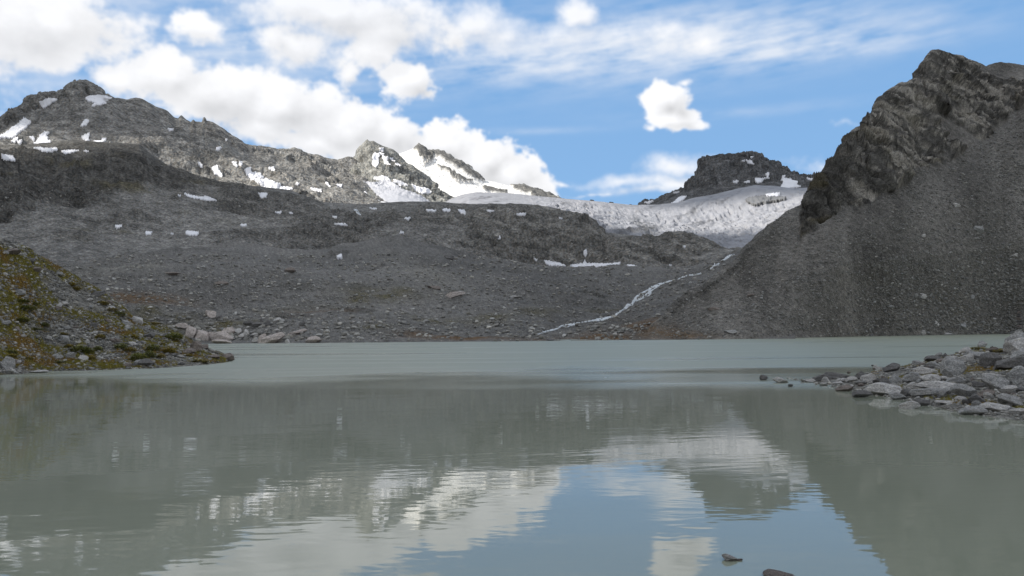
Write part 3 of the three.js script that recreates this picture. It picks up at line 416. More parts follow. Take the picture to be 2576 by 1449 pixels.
// ---------------------------------------------------------------- the lake
{
  const n = 512, d = new Float32Array(n * n * 4), r = rng(99), waves = [];
  for (let i = 0; i < 70; i++) { const kz = Math.round(2 + Math.pow(r(), 1.3) * 40), kx = Math.round((r() - .5) * kz * 1.7); waves.push([kx, kz, r() * 6.283, Math.pow(kz, -1.15) * (.5 + r())]); }
  let mx = 0; const hgt = new Float32Array(n * n);
  for (let j = 0; j < n; j++) for (let i = 0; i < n; i++) { let s = 0; for (const w of waves) s += w[3] * Math.sin(6.28318 * (w[0] * i + w[1] * j) / n + w[2]); hgt[j * n + i] = s; mx = Math.max(mx, Math.abs(s)); }
  for (let i = 0; i < n * n; i++) { d[i * 4] = d[i * 4 + 1] = d[i * 4 + 2] = .5 + .5 * hgt[i] / mx; d[i * 4 + 3] = 1; }
  const bump = new THREE.DataTexture(d, n, n, THREE.RGBAFormat, THREE.FloatType); bump.wrapS = bump.wrapT = THREE.RepeatWrapping; bump.magFilter = bump.minFilter = THREE.LinearFilter; bump.repeat.set(1 / 9, 1 / 7); bump.needsUpdate = true;
  // wind-ruffled water (fine ripples too small to build) lies beyond the calm near water
  const rn = 1024, rd = new Uint8Array(rn * rn * 4), LX = 1400, LZ = 560;
  for (let j = 0; j < rn; j++) for (let i = 0; i < rn; i++) {
    const x = (i / rn - .5) * LX, z = 20 - (1 - j / rn) * LZ, D = Math.hypot(x, z), w = 34 * fbm(x / 24, 3, z / 15, 4), side = sst(-34, -8, x + .12 * D) ;
    const edge = 53 + 26 * (1 - side) + w; let ru = sst(edge - 12, edge + 34, D) * (.55 + .45 * sst(-.25, .2, fbm(x / 60, 6, z / 10, 4) + .18 * side)); ru *= .62 + .38 * sst(-.3, .1, fbm(x / 90, 9, z / 26, 3) + .3 * side);
    rd[(j * rn + i) * 4 + 1] = 255 * clamp(.03 + .42 * ru); rd[(j * rn + i) * 4] = 0; rd[(j * rn + i) * 4 + 2] = 0; rd[(j * rn + i) * 4 + 3] = 255;
  }
  const rmap = new THREE.DataTexture(rd, rn, rn); rmap.magFilter = rmap.minFilter = THREE.LinearFilter; rmap.channel = 1; rmap.needsUpdate = true;
  const g = new THREE.PlaneGeometry(LX, LZ, 1, 1); g.rotateX(-Math.PI / 2); g.translate(0, 0, 20 - LZ / 2);
  const p = g.attributes.position, uv = new Float32Array(8), uv1 = new Float32Array(8);
  for (let i = 0; i < 4; i++) { uv.set([p.getX(i), p.getZ(i)], i * 2); uv1.set([p.getX(i) / LX + .5, 1 - (20 - p.getZ(i)) / LZ], i * 2); }
  g.setAttribute('uv', new THREE.BufferAttribute(uv, 2)); g.setAttribute('uv1', new THREE.BufferAttribute(uv1, 2));
  const m = new THREE.MeshPhysicalMaterial({ name: 'milky_lake_water', color: new THREE.Color(.262, .282, .212), roughness: 1, roughnessMap: rmap, ior: 1.333, bumpMap: bump, bumpScale: .0042 });
  tag(add(new THREE.Mesh(g, m), 'lake'), 'calm milky grey-green glacial lake mirroring the mountains and clouds', 'lake', null, 'structure');
}

// ---------------------------------------------------------------- sheets that lie on the terrain: snow patches, streams
function sheet(L, poly, { off = 1, step = 1.1, wob = 2.6, deep = 1, edge = -.35, fine = 4, whole = true, gate = false } = {}) {
  let u0 = 1e9, u1 = -1e9, v0 = 1e9, v1 = -1e9; for (const [u, v] of poly) { u0 = Math.min(u0, u); u1 = Math.max(u1, u); v0 = Math.min(v0, v); v1 = Math.max(v1, v); }
  const nu = Math.ceil((u1 - u0) / step) + 3, nv = Math.ceil((v1 - v0) / step) + 3, pts = new Map(), P = [], N = [], I = [];
  const vert = (i, j) => { const k = i * 9999 + j; if (!pts.has(k)) { const u = u0 + (i - 1) * step, v = v0 + (j - 1) * step, h = L.hit(u, v, true); if (!h) { pts.set(k, -1); return -1; } pts.set(k, P.length / 3); P.push(h.x + h.nx * off, h.y + h.ny * off, h.z + h.nz * off); N.push(h.nx, h.ny, h.nz); } return pts.get(k); };
  const in_ = (i, j) => { const u = u0 + (i - .5) * step, v = v0 + (j - .5) * step; return !(gate && n3(u / 6, v / 2.2, 2.2) + .6 * n3(u / 2.2, v / 1.1, 5.2) < -.22) && polyDist(poly, u + wob * (n3(u / fine, v / fine, 1.3) + .7 * n3(u / 1.7, v / 1.7, 4.3)), v + wob * .8 * (n3(u / fine, v / fine, 7.7) + .7 * n3(u / 1.7, v / 1.7, 9.1))) > edge; };
  const far = (a) => Math.hypot(P[a * 3], P[a * 3 + 2]), quads = new Map(); let cells = new Set();
  for (let i = 0; i < nu; i++) for (let j = 0; j < nv; j++) if (in_(i, j)) { const q = [vert(i, j), vert(i + 1, j), vert(i + 1, j + 1), vert(i, j + 1)]; if (q.every((a) => a >= 0) && Math.max(...q.map(far)) < 1.09 * Math.min(...q.map(far))) { cells.add(i * 9999 + j); quads.set(i * 9999 + j, q); } }
  if (whole) { const left = new Set(cells); let best = []; while (left.size) { const st = [left.values().next().value], got = []; left.delete(st[0]); while (st.length) { const k = st.pop(); got.push(k); for (const d of [1, -1, 9999, -9999]) if (left.has(k + d)) { left.delete(k + d); st.push(k + d); } } if (got.length > best.length) best = got; } cells = new Set(best); }
  for (const k of cells) { const q = quads.get(k); I.push(q[0], q[2], q[1], q[0], q[3], q[2]); }
  const low = new Map(), dn = (a) => { if (!low.has(a)) { low.set(a, P.length / 3); P.push(P[a * 3] - N[a * 3] * (off + deep), P[a * 3 + 1] - N[a * 3 + 1] * (off + deep), P[a * 3 + 2] - N[a * 3 + 2] * (off + deep)); } return low.get(a); };
  for (const k of cells) { const i = Math.floor(k / 9999), j = k % 9999; for (const [di, dj, a, b] of [[-1, 0, [0, 0], [0, 1]], [1, 0, [1, 1], [1, 0]], [0, -1, [1, 0], [0, 0]], [0, 1, [0, 1], [1, 1]]]) if (!cells.has((i + di) * 9999 + j + dj)) { const A = vert(i + a[0], j + a[1]), B = vert(i + b[0], j + b[1]), a2 = dn(A), b2 = dn(B); I.push(A, a2, B, B, a2, b2); } }
  if (!I.length) return null;
  const g = new THREE.BufferGeometry(); const mp = new Map(), Q = []; const J = I.map((a) => { if (!mp.has(a)) { mp.set(a, Q.length / 3); Q.push(P[a * 3], P[a * 3 + 1], P[a * 3 + 2]); } return mp.get(a); }); g.setAttribute('position', new THREE.Float32BufferAttribute(Q, 3)); g.setIndex(J); g.computeVertexNormals(); return g;
}
const flat = (p) => { const cu = p.reduce((a, b) => a + b[0], 0) / p.length, cv = p.reduce((a, b) => a + b[1], 0) / p.length; return p.map(([u, v]) => [cu + (u - cu) * 1.2, cv + (v - cv) * .8 + (u - cu) * .12]); };
function snow(layer, poly, label, o) { const g = sheet(LAYERS[layer], poly, o); if (!g) { console.log('no snow', label); return; } tag(add(new THREE.Mesh(g, o?.mat ?? M.snow), 'snow_patch'), label, 'snow patch', 'snow patches on the mountains'); }
const RM = 'rocky_mountain', PK = 'pointed_peak', RB = 'rock_bench', MV = 'moraine_valley', FM = 'flat_topped_mountain', big = { off: 2.5, deep: 1 }, mid = { off: 1.2, deep: .6 };
[
  [[[380, 380], [385, 340], [430, 310], [510, 305], [520, 320], [480, 345], [440, 365], [405, 390]], 'snow patch just below the left shoulder of the craggy summit block'],
  [[[765, 300], [820, 280], [900, 275], [910, 300], [860, 310], [945, 318], [950, 345], [880, 355], [830, 375], [815, 365], [850, 345], [790, 325]], 'bright snow patch directly beneath the castle-like summit block'],
  [[[-30, 660], [60, 618], [180, 528], [230, 478], [250, 490], [290, 518], [250, 560], [180, 612], [120, 662], [60, 658]], 'long slanting snow patch at the left edge of the photo'],
  [[[95, 692], [160, 655], [168, 675], [130, 700]], 'small snow patch under the long slanting one at left edge'],
  [[[158, 692], [198, 678], [192, 710], [168, 716]], 'tiny snow patch right beneath the long slanting one'],
  [[[262, 652], [300, 650], [315, 668], [300, 690]], 'narrow snow patch touching the wide one at lower left'],
  [[[300, 712], [330, 690], [360, 640], [400, 605], [445, 610], [410, 640], [430, 660], [420, 680], [460, 690], [430, 712]], 'wide ragged snow patch low on the left mountain'],
  [[[728, 562], [735, 525], [760, 496], [797, 500], [770, 542]], 'upright snow patch in the middle of the left mountain face'],
  [[[735, 650], [765, 630], [805, 618], [795, 650], [802, 682], [775, 690], [745, 670]], 'snow patch below the upright one on the left face'],
  [[[835, 690], [900, 685], [930, 663], [957, 668], [915, 712], [870, 706]], 'wing-shaped snow patch at the foot of the left face'],
  [[[1500, 580], [1550, 573], [1546, 590], [1515, 599]], 'small snow spot under the jagged part of left ridge'],
  [[[1944, 747], [1982, 738], [1972, 766], [1950, 777]], 'little snow spot on the ridge flank above the long slope'],
  [[[1773, 876], [1800, 880], [1832, 927], [1805, 917]], 'thin tilted snow strip left of the comma-shaped patch'],
  [[[1908, 930], [1950, 903], [1965, 945], [2002, 985], [1996, 1008], [1945, 985]], 'comma-shaped snow patch on the sunny ridge flank'],
  [[[2078, 878], [2110, 876], [2128, 916], [2100, 908]], 'pale snow patch, left of a pair on the sunny flank'], [[[2136, 872], [2165, 876], [2160, 906], [2138, 904]], 'pale snow patch, right of a pair on the sunny flank'],
  [[[2018, 668], [2032, 666], [2030, 682], [2020, 682]], 'snow speck high on the ridge right of its spires'],
].forEach(([p, l]) => snow(RM, zz1(p), l, big));
[
  [[[78, 400], [125, 388], [132, 425], [190, 430], [232, 470], [330, 512], [347, 535], [430, 543], [402, 578], [300, 562], [215, 547], [190, 517], [120, 467], [90, 442]], 'largest bright snow field on the sunny ridge'],
  [[[243, 388], [298, 386], [292, 407], [262, 402]], 'slim snow patch above the largest bright snow field'], [[[578, 546], [657, 558], [655, 571], [600, 562]], 'flat snow strip at the foot of the sunny ridge'],
  [[[683, 500], [700, 505], [724, 533], [700, 524]], 'slanted snow strip on the lower sunny ridge'], [[[773, 518], [818, 523], [810, 535], [785, 533]], 'snow spot on the sunny ridge beside the slanted strip'], [[[462, 503], [492, 508], [488, 518], [468, 516]], 'snow fleck right of the largest bright snow field'],
].forEach(([p, l]) => snow(RM, zz2(p), l, big));
[
  [[[1058, 290], [1075, 278], [1098, 282], [1102, 322], [1090, 382], [1060, 377], [1050, 350]], 'tall snow gully on the front of the pointed peak'], [[[1098, 240], [1136, 238], [1128, 268], [1110, 262]], 'small snow patch near the top of the pointed peak'],
  [[[1100, 270], [1118, 278], [1142, 312], [1157, 305], [1162, 340], [1178, 362], [1150, 357], [1128, 320]], 'forked snow gully right of the tall one on the pointed peak'], [[[1188, 320], [1222, 313], [1212, 337]], 'upper of two snow spots on the right of pointed peak'], [[[1213, 357], [1252, 350], [1238, 378]], 'lower of two snow spots on the right of pointed peak'],
  [[[1062, 465], [1120, 450], [1160, 458], [1192, 490], [1150, 492], [1090, 482]], 'snow band at the head of the small side glacier'], [[[1210, 478], [1250, 488], [1312, 525], [1280, 524], [1220, 500]], 'slanted snow band under the pointed peak'], [[[1338, 515], [1400, 538], [1462, 548], [1492, 580], [1430, 587], [1380, 562]], 'snow bank on the dark right foot of the pointed peak'],
  [[[940, 505], [960, 510], [985, 545], [1015, 592], [1100, 642], [1215, 680], [1120, 680], [1040, 650], [980, 605], [945, 545]], 'bright snow edge left of the small side glacier'],
].forEach(([p, l]) => snow(PK, zz2(p), l, big));
snow(PK, zz2([[985, 490], [1050, 508], [1180, 488], [1285, 560], [1380, 588], [1450, 618], [1500, 665], [1505, 695], [1400, 690], [1300, 670], [1225, 690], [1150, 650], [1080, 590], [1040, 545]]), 'small grey side glacier at the foot of the pointed peak', { off: 3, deep: 2, mat: rough({ name: 'grey_ice', color: new THREE.Color(.47, .47, .49), roughness: .8 }) });
[
  [[[310, 745], [380, 746], [400, 757], [460, 754], [517, 743], [510, 772], [470, 787], [395, 780]], 'two-lobed snow patch lying on the left shelf'], [[[545, 775], [620, 769], [707, 769], [650, 787], [590, 805]], 'long flat snow patch on the left shelf edge'], [[[752, 770], [798, 777], [770, 784]], 'thin snow sliver at the right end of the left shelf'],
  [[[10, 803], [60, 813], [120, 826], [152, 870], [80, 857], [35, 852]], 'triangular snow patch at the left edge below the shelf'], [[[1650, 1158], [1720, 1178], [1790, 1193], [1850, 1185], [1948, 1220], [1860, 1219], [1780, 1206], [1700, 1192]], 'long thin snow strip across the shaded dark slope'],
  [[[2320, 1155], [2398, 1153], [2392, 1192], [2345, 1197]], 'squarish snow patch on the dark slope below the bright snow field'], [[[2472, 1328], [2528, 1320], [2520, 1334]], 'tiny snow strip right of the squarish patch'], [[[1596, 1172], [1626, 1174], [1615, 1182]], 'snow fleck at the left tip of the long thin strip'],
].forEach(([p, l]) => snow(RB, zz1(p), l, mid));
[
  [[[1042, 47], [1092, 38], [1090, 52], [1052, 78]], 'leftmost snow patch low in the shaded cliff'], [[[1303, 116], [1330, 93], [1362, 98], [1352, 122], [1310, 132]], 'second snow patch low in the shaded cliff'], [[[1530, 112], [1556, 110], [1552, 122], [1536, 122]], 'tiny snow dot between two patches under the shaded cliff'],
  [[[1680, 98], [1720, 94], [1772, 93], [1768, 130], [1720, 137], [1675, 127]], 'brightest squarish snow patch under the shaded cliff'], [[[2160, 40], [2222, 26], [2192, 57]], 'pointed snow patch right of the shaded cliff patches'],
].forEach(([p, l]) => snow(RB, flat(zz6(p)), l, mid));
[
  [[[313, 728], [356, 724], [352, 735], [322, 736]], 'snow strip, left of a pair on the dark slope'], [[[403, 720], [447, 735], [432, 740]], 'snow strip, right of a pair on the dark slope'], [[[748, 758], [784, 759], [780, 768], [755, 768]], 'small snow strip on the shaded bench left of the stream head'], [[[768, 819], [850, 813], [858, 822], [790, 830]], 'flat snow strip on the middle of shaded bench'],
  [[[1040, 700], [1088, 694], [1070, 706]], 'snow streak on the bench crest below the side glacier'], [[[1458, 711], [1532, 708], [1522, 724], [1475, 722]], 'flat snow patch on the bench crest under the dark flank'], [[[1584, 704], [1642, 699], [1637, 722], [1600, 724]], 'rounded snow patch on the bench crest, next to the flat one'], [[[1708, 709], [1752, 706], [1758, 748], [1730, 738]], 'drooping snow patch on bench crest'],
  [[[1294, 776], [1342, 764], [1322, 790]], 'wedge of snow on the bench below the crest'], [[[1928, 714], [1972, 713], [1955, 732]], 'dull snow patch on the right part of bench crest'], [[[2153, 744], [2212, 728], [2207, 750], [2165, 757]], 'grey snow hollow near the right end of bench crest'], [[[2463, 764], [2502, 776], [2480, 778]], 'snow spot at the bench edge beside the glacier'], [[[1265, 876], [1292, 878], [1285, 888], [1268, 886]], 'lone snow speck in mid bench'],
  [[[2015, 935], [2027, 905], [2030, 910], [2022, 940]], 'thin upright snow sliver in a crack of smooth crag'],
].forEach(([p, l]) => snow(RB, flat(zz2(p)), l, mid));
snow(MV, zz2([[780, 1070], [820, 1058], [826, 1070], [815, 1080], [785, 1084]]), 'single snow spot at the foot of the bench slope', { off: 2 });
[
  [[[570, 1035], [640, 1024], [676, 1020], [690, 990], [704, 1020], [800, 1022], [870, 1025], [962, 1012], [948, 1042], [915, 1058], [850, 1042], [770, 1048], [720, 1067], [660, 1073], [610, 1052]], 'wide white snow bank with a spike under the smooth crag'], [[[683, 925], [700, 912], [707, 945], [694, 972], [682, 957]], 'upright snow streak above the wide snow bank'],
  [[[380, 998], [440, 1006], [490, 1013], [548, 1040], [480, 1037], [420, 1037], [395, 1022]], 'tapering snow bank left of the wide one'], [[[288, 973], [328, 990], [320, 1000]], 'small snow wedge furthest left below the smooth crag'], [[[998, 1034], [1050, 1034], [1105, 1053], [1040, 1047]], 'thin snow tail right of the wide snow bank'], [[[1322, 1029], [1358, 1034], [1345, 1040]], 'tiny snow strip below the rounded knoll'], [[[1435, 890], [1470, 880], [1450, 900]], 'faint snow streak on the knoll before the glacier snout'],
].forEach(([p, l]) => snow(RB, zz3(p), l, { off: 1.2, deep: .6 }));
[
  [[[2183, 382], [2200, 368], [2240, 373], [2312, 398], [2302, 420], [2332, 432], [2260, 442], [2202, 468], [2180, 440], [2202, 405]], 'big snow patch on the right flank of the flat-topped mountain'], [[[2362, 363], [2400, 374], [2455, 384], [2430, 394]], 'slim snow strip near the right end of flat-topped mountain'], [[[2068, 335], [2092, 328], [2087, 372], [2068, 372]], 'upright snow streak in the flat-topped mountain face'],
  [[[1988, 375], [2060, 370], [2030, 402], [1995, 407]], 'snow patch beside the upright streak on flat-topped mountain'], [[[1918, 233], [1960, 238], [1974, 262], [1933, 257]], 'snow patch near the top of flat-topped mountain'], [[[1884, 238], [1908, 234], [1906, 244]], 'snow dot left of the topmost patch on flat-topped mountain'], [[[1950, 212], [1976, 205], [1962, 217]], 'snow fleck at the summit edge of flat-topped mountain'], [[[1884, 400], [1942, 393], [1936, 404]], 'narrow snow ledge under the flat-topped cliff'], [[[1818, 397], [1857, 388], [1852, 407]], 'snow ledge left under the flat-topped cliff'],
  [[[1230, 600], [1330, 580], [1420, 512], [1472, 508], [1400, 562], [1310, 598]], 'pale snow ramp along the left foot of flat-topped mountain'], [[[1148, 556], [1222, 538], [1180, 562]], 'snow streak on the low left ridge of flat-topped mountain'], [[[1368, 477], [1428, 468], [1400, 482]], 'thin snow line on the left shoulder of flat-topped mountain'], [[[760, 578], [850, 572], [930, 600], [850, 604]], 'snow slope under the small rock knob on the pass'], [[[2190, 355], [2210, 345], [2205, 362]], 'snow dot above the big patch on flat-topped mountain'],
].forEach(([p, l]) => snow(FM, zz3(p), l, { off: 3, deep: 1 }));
snow('glacier', zz3([[2060, 500], [2172, 488], [2162, 517], [2080, 522]]), 'clean snow strip beside the rock island in the glacier', { off: 4, deep: 2 });
// rock island standing out of the glacier
{
  const g = sheet(LAYERS.glacier, zz3([[1912, 545], [1945, 522], [2000, 512], [2100, 518], [2170, 520], [2235, 530], [2150, 552], [2050, 560], [1992, 584], [1960, 572]]), { off: 4, deep: 4, step: 1 });
  const p = g.attributes.position; for (let i = 0; i < p.count; i++) { const x = p.getX(i), y = p.getY(i), z = p.getZ(i), d = 4 * (ridged(x / 60, y / 40, z / 60, 4) - .4); p.setXYZ(i, x, y + d, z + d * .5); } g.computeVertexNormals();
  tag(add(new THREE.Mesh(g, rough({ name: 'island_rock', color: new THREE.Color(.2, .2, .2) })), 'rock_island'), 'dark rock island poking through the upper right of the glacier', 'rock outcrop');
}
// streams
function ribbon(pts, w) { const L = [], R = []; pts.forEach(([u, v, k = 1], i) => { const a = pts[Math.max(0, i - 1)], b = pts[Math.min(pts.length - 1, i + 1)], dx = b[0] - a[0], dy = b[1] - a[1], l = Math.hypot(dx, dy) || 1, ww = w * k * .95 * (.45 + 1.1 * hash(Math.round(u), Math.round(v), 3)); L.push([u - dy / l * ww, v + dx / l * ww]); R.push([u + dy / l * ww, v - dx / l * ww]); }); return [...L, ...R.reverse()]; }
function stream(layer, list, name, label) { const gs = list.map(([p, w]) => sheet(LAYERS[layer], ribbon(p, w), { off: .35, step: .6, wob: .9, deep: .3, edge: 0, fine: 1.6, whole: false, gate: true })).filter(Boolean); tag(add(new THREE.Mesh(mergeGeometries(gs), M.foam), name), label, 'stream', null, 'structure'); }
stream(MV, [
  [[[1700, 704], [1688, 707], [1672, 712], [1660, 716]], 1.6], [[[1665, 714, .8], [1650, 719], [1640, 724], [1628, 732], [1615, 738], [1605, 745], [1596, 752]], 2.4], [[[1660, 716], [1645, 728], [1632, 738], [1620, 748], [1606, 755], [1598, 757]], 1.8],
  [[[1615, 738], [1622, 745], [1634, 744], [1640, 736]], 1.2], [[[1600, 750], [1594, 758], [1590, 766], [1582, 770], [1574, 776], [1566, 781], [1560, 786]], 2.8], [[[1590, 766], [1578, 768], [1570, 778]], 1.6], [[[1562, 783], [1552, 790], [1545, 796], [1530, 800], [1515, 804], [1500, 806]], 2.6],
  [[[1500, 806], [1480, 809], [1462, 812], [1450, 815]], 1.4], [[[1455, 814], [1440, 817], [1425, 818], [1410, 822], [1400, 828]], 2.0], [[[1440, 817], [1425, 824], [1410, 820]], 1.2], [[[1405, 827], [1390, 831], [1375, 834], [1365, 836]], 1.8],
  [[[1380, 834], [1365, 838], [1352, 842]], .8],
  [[[1765, 688], [1752, 691], [1735, 693]], 1.0], [[[1730, 694], [1715, 699], [1706, 703]], .8],
], 'stream', 'braided white meltwater stream running down to the far lake shore');
stream(MV, [[[[1850, 641], [1838, 645], [1828, 650], [1822, 656]], 2.0], [[[1838, 646], [1826, 653], [1818, 657]], 1.4], [[[1812, 664], [1800, 668], [1792, 674], [1788, 678]], 1.5], [[[1800, 662], [1800, 668], [1794, 674]], 1.0]], 'stream', 'short white cascades of meltwater just below the glacier snout');
stream(RB, [[[[890, 526], [896, 530], [900, 536], [908, 541]], 1.3], [[[896, 526], [902, 532], [905, 538]], .9]], 'stream', 'small white waterfall at the bench crest under the sunny ridge');

// ---------------------------------------------------------------- boulders
function rockGeometry(seed, detail, planes = 16, crease = .5, noise = .05, given = []) {
  const r = rng(seed), pl = [...given]; for (let i = 0; i < planes; i++) { const z = r() * 2 - 1, a = r() * 6.283, q = Math.sqrt(1 - z * z); pl.push([q * Math.cos(a), z, q * Math.sin(a), .46 + r() * .42]); }
  let g = new THREE.IcosahedronGeometry(1, detail); g.deleteAttribute('uv'); g.deleteAttribute('normal'); g = mergeVertices(g, 1e-4); const p = g.attributes.position;
  for (let i = 0; i < p.count; i++) { const x = p.getX(i), y = p.getY(i), z = p.getZ(i); let d = 1.15; for (const n of pl) { const c = n[0] * x + n[1] * y + n[2] * z; if (c > .05) d = Math.min(d, n[3] / c); } d *= 1 + noise * fbm(x * 2 + seed, y * 2, z * 2, 3); p.setXYZ(i, x * d, y * d, z * d); }
  g.computeBoundingBox(); const b = g.boundingBox, s = b.getSize(new THREE.Vector3()), m = b.getCenter(new THREE.Vector3());
  g.translate(-m.x, -b.min.y, -m.z); g.scale(1 / s.x, 1 / s.y, 1 / s.z); g = toCreasedNormals(g, crease);
  const P = g.attributes.position, uv = new Float32Array(P.count * 2); for (let i = 0; i < P.count; i += 3) { const A = [0, 1, 2].map((k) => [P.getX(i + k), P.getY(i + k), P.getZ(i + k)]), e = A[1].map((v, k) => v - A[0][k]), f = A[2].map((v, k) => v - A[0][k]), n = [Math.abs(e[1] * f[2] - e[2] * f[1]), Math.abs(e[2] * f[0] - e[0] * f[2]), Math.abs(e[0] * f[1] - e[1] * f[0])], m = n.indexOf(Math.max(...n)); for (let k = 0; k < 3; k++) uv.set(m === 0 ? [A[k][2] + .3, A[k][1]] : m === 1 ? [A[k][0], A[k][2] + .6] : [A[k][0], A[k][1]], (i + k) * 2); }
  g.setAttribute('uv', new THREE.BufferAttribute(uv, 2)); return g;
}
const RG = []; for (let i = 0; i < 12; i++) RG.push(rockGeometry(100 + i * 13, 7, 8 + (i % 4) * 3, .34, .07));
const RS = []; for (let i = 0; i < 6; i++) RS.push(rockGeometry(900 + i * 7, 2, 11, .35, .05));
const tall = { wedge: rockGeometry(5151, 7, 0, .4, .06, [[-.78, .55, .3, .42], [.7, .6, .38, .5], [.1, .45, .89, .45], [0, .5, -.86, .5], [-.3, .62, .72, .46], [0, -1, 0, .5], [.55, .2, .8, .55], [-.9, .1, -.3, .6]]) };
function hitAny(names, u, v) { let best = null; for (const n of names) { let h; if (n === 'lake') { const [a, t] = ray(u, v); if (t < -.001) { const D = EYE / -t; h = { x: Math.sin(a) * D, y: 0, z: -Math.cos(a) * D, nx: 0, ny: 1, nz: 0, D }; } } else h = LAYERS[n].hit(u, v, true); if (h && (!best || h.D < best.D)) best = h; } return best; }
let rockCount = 0, tone;
function boulder(names, u, v, w, h, mat, label, o = {}) {
  const p = hitAny(names, u, v); if (!p) return null;
  const k = p.D / F, W = w * k, H = h * k * 1.22, Z = W * (o.depth ?? .8), i = rockCount++, m = new THREE.Mesh(o.geo ?? RG[(o.g ?? i) % RG.length], M[mat]);
  m.scale.set(W, H, Z); m.rotation.set(0, o.turn ?? Math.floor(hash(i, 3, 9) * 2) * Math.PI + (hash(i, 5, 1) - .5) * .5, o.lean ?? (hash(i, 8, 2) - .5) * .2);
  const b = 1 + Z * .35 / p.D; m.position.set(p.x * b, p.y - H * .18 + (p.ny < .97 ? 0 : 0), p.z * b);
  tag(add(m, o.name ?? 'boulder'), label, o.category ?? 'boulder', o.group); return m;
}
// the right spit, traced one by one: middle, top, bottom, width
const SP = ['boulder_spit', 'lake'];
const sz = (x, t, b, w, mat, label, o) => boulder(SP, 1856.1 + x * .27946, 805 + b * .27946, w * .27946, (b - t) * .27946, mat, label, { group: 'boulders on the right spit', ...o });
const pointed = sz(2566, 100, 262, 310, 'grey', 'large pointed grey boulder at the right edge of the spit', { geo: tall.wedge, turn: .1, lean: 0 });
sz(2515, 180, 305, 165, 'pale', 'rounded pale boulder leaning against the large pointed one'); sz(2590, 240, 378, 250, 'grey', 'boulder with a pale top below the large pointed one');
sz(1955, 345, 505, 205, 'grey', 'upright fin-shaped grey boulder in the middle of the spit', { geo: RG[3], lean: .08, depth: .5 }); sz(2270, 308, 425, 190, 'dark', 'dark rounded boulder behind the flat-topped slab'); sz(2460, 345, 445, 330, 'dark', 'dark flat-topped slab near the right edge of the spit', { depth: .6 });
sz(2060, 312, 378, 112, 'pale', 'pale wedge stone right behind the upright fin boulder'); sz(1930, 328, 374, 92, 'pale', 'pale stone left behind the upright fin boulder'); sz(2535, 440, 610, 290, 'grey', 'biggest grey boulder at the right edge below the dark slab', { depth: .7 }); sz(2320, 512, 636, 245, 'grey', 'angular grey boulder left of the biggest one');
sz(1350, 576, 682, 315, 'pale', 'large pale boulder with a slanting flat face at the waterline', { g: 5 }); sz(1432, 655, 717, 152, 'grey', 'rounded stone in the water before the large pale boulder'); sz(1552, 738, 800, 172, 'pale', 'mottled stone standing alone in the water'); sz(1645, 718, 772, 132, 'dark', 'dark stone right behind the mottled one'); sz(2095, 778, 857, 215, 'grey', 'grey stone alone in the shallows at lower right'); sz(2340, 762, 822, 245, 'pale', 'flat pale stone at the lower right shoreline'); sz(2540, 806, 852, 170, 'pale', 'flat stone slab at the lowest right corner of the spit');
sz(1880, 566, 648, 480, 'pale', 'long low pale slab across the middle of the spit', { depth: .45 }); sz(1740, 616, 688, 295, 'grey', 'broad grey stone below the long low slab'); sz(2035, 596, 692, 245, 'grey', 'tilted grey boulder right of the broad one', { lean: -.15 }); sz(2140, 678, 752, 162, 'dark', 'dark blocky stone below the tilted grey boulder'); sz(2440, 682, 782, 255, 'grey', 'domed grey boulder above the flat pale stone');
sz(1110, 636, 697, 172, 'dark', 'white-spotted dark stone out in the water'); sz(960, 588, 642, 152, 'brown', 'brownish stone left of the white-spotted one'); sz(770, 566, 594, 72, 'pale', 'small pale stone alone before the tip of the spit'); sz(630, 534, 562, 112, 'pale', 'flat pale stone near the tip of the spit'); sz(390, 518, 567, 132, 'pale', 'pale stone second from the outer tip of the spit'); sz(235, 494, 542, 72, 'dark', 'dark pointed stone at the outermost tip of the spit'); sz(475, 577, 601, 46, 'dark', 'tiny dark stone off the outer tip');
sz(740, 494, 552, 165, 'dark', 'dark low rock, left of two at the back of the tip'); sz(890, 474, 532, 195, 'dark', 'dark low rock, right of two at the back of the tip'); sz(705, 508, 552, 72, 'grey', 'grey stone before the left dark low rock'); sz(790, 514, 562, 74, 'pale', 'pale stone between the two dark low rocks'); sz(930, 524, 562, 94, 'pale', 'pale stone under the right dark low rock'); sz(1022, 510, 562, 102, 'pale', 'light pointed stone right of the dark low rocks'); sz(1100, 468, 542, 92, 'dark', 'dark upright stone on the outer spit'); sz(1182, 488, 562, 152, 'pale', 'slanting pale stone beside the dark upright one'); sz(1290, 528, 588, 122, 'dark', 'dark stone left of a pyramid-shaped one'); sz(1420, 486, 572, 135, 'grey', 'pyramid-shaped grey stone above the large pale boulder', { geo: tall.wedge });
sz(1100, 545, 583, 102, 'grey', 'grey stone below the dark upright one'); sz(900, 558, 588, 102, 'pale', 'broad pale pebble-like stone at the outer waterline'); sz(1560, 478, 558, 155, 'grey', 'double-humped grey stone right of the pyramid-shaped one'); sz(1700, 428, 492, 155, 'pale', 'pale flat-faced stone left of the upright fin boulder'); sz(1600, 432, 467, 82, 'pale', 'small pale stone by the orange moss'); sz(1752, 378, 424, 135, 'grey', 'grey stone above the pale flat-faced one'); sz(1842, 348, 388, 125, 'brown', 'brown stone on the back edge of the spit'); sz(1750, 324, 372, 145, 'dark', 'dark stone at the back edge of the spit'); sz(1390, 394, 464, 155, 'dark', 'dark sloping rock at the back waterline'); sz(1265, 420, 442, 84, 'pale', 'thin pale stone in the water behind the spit');
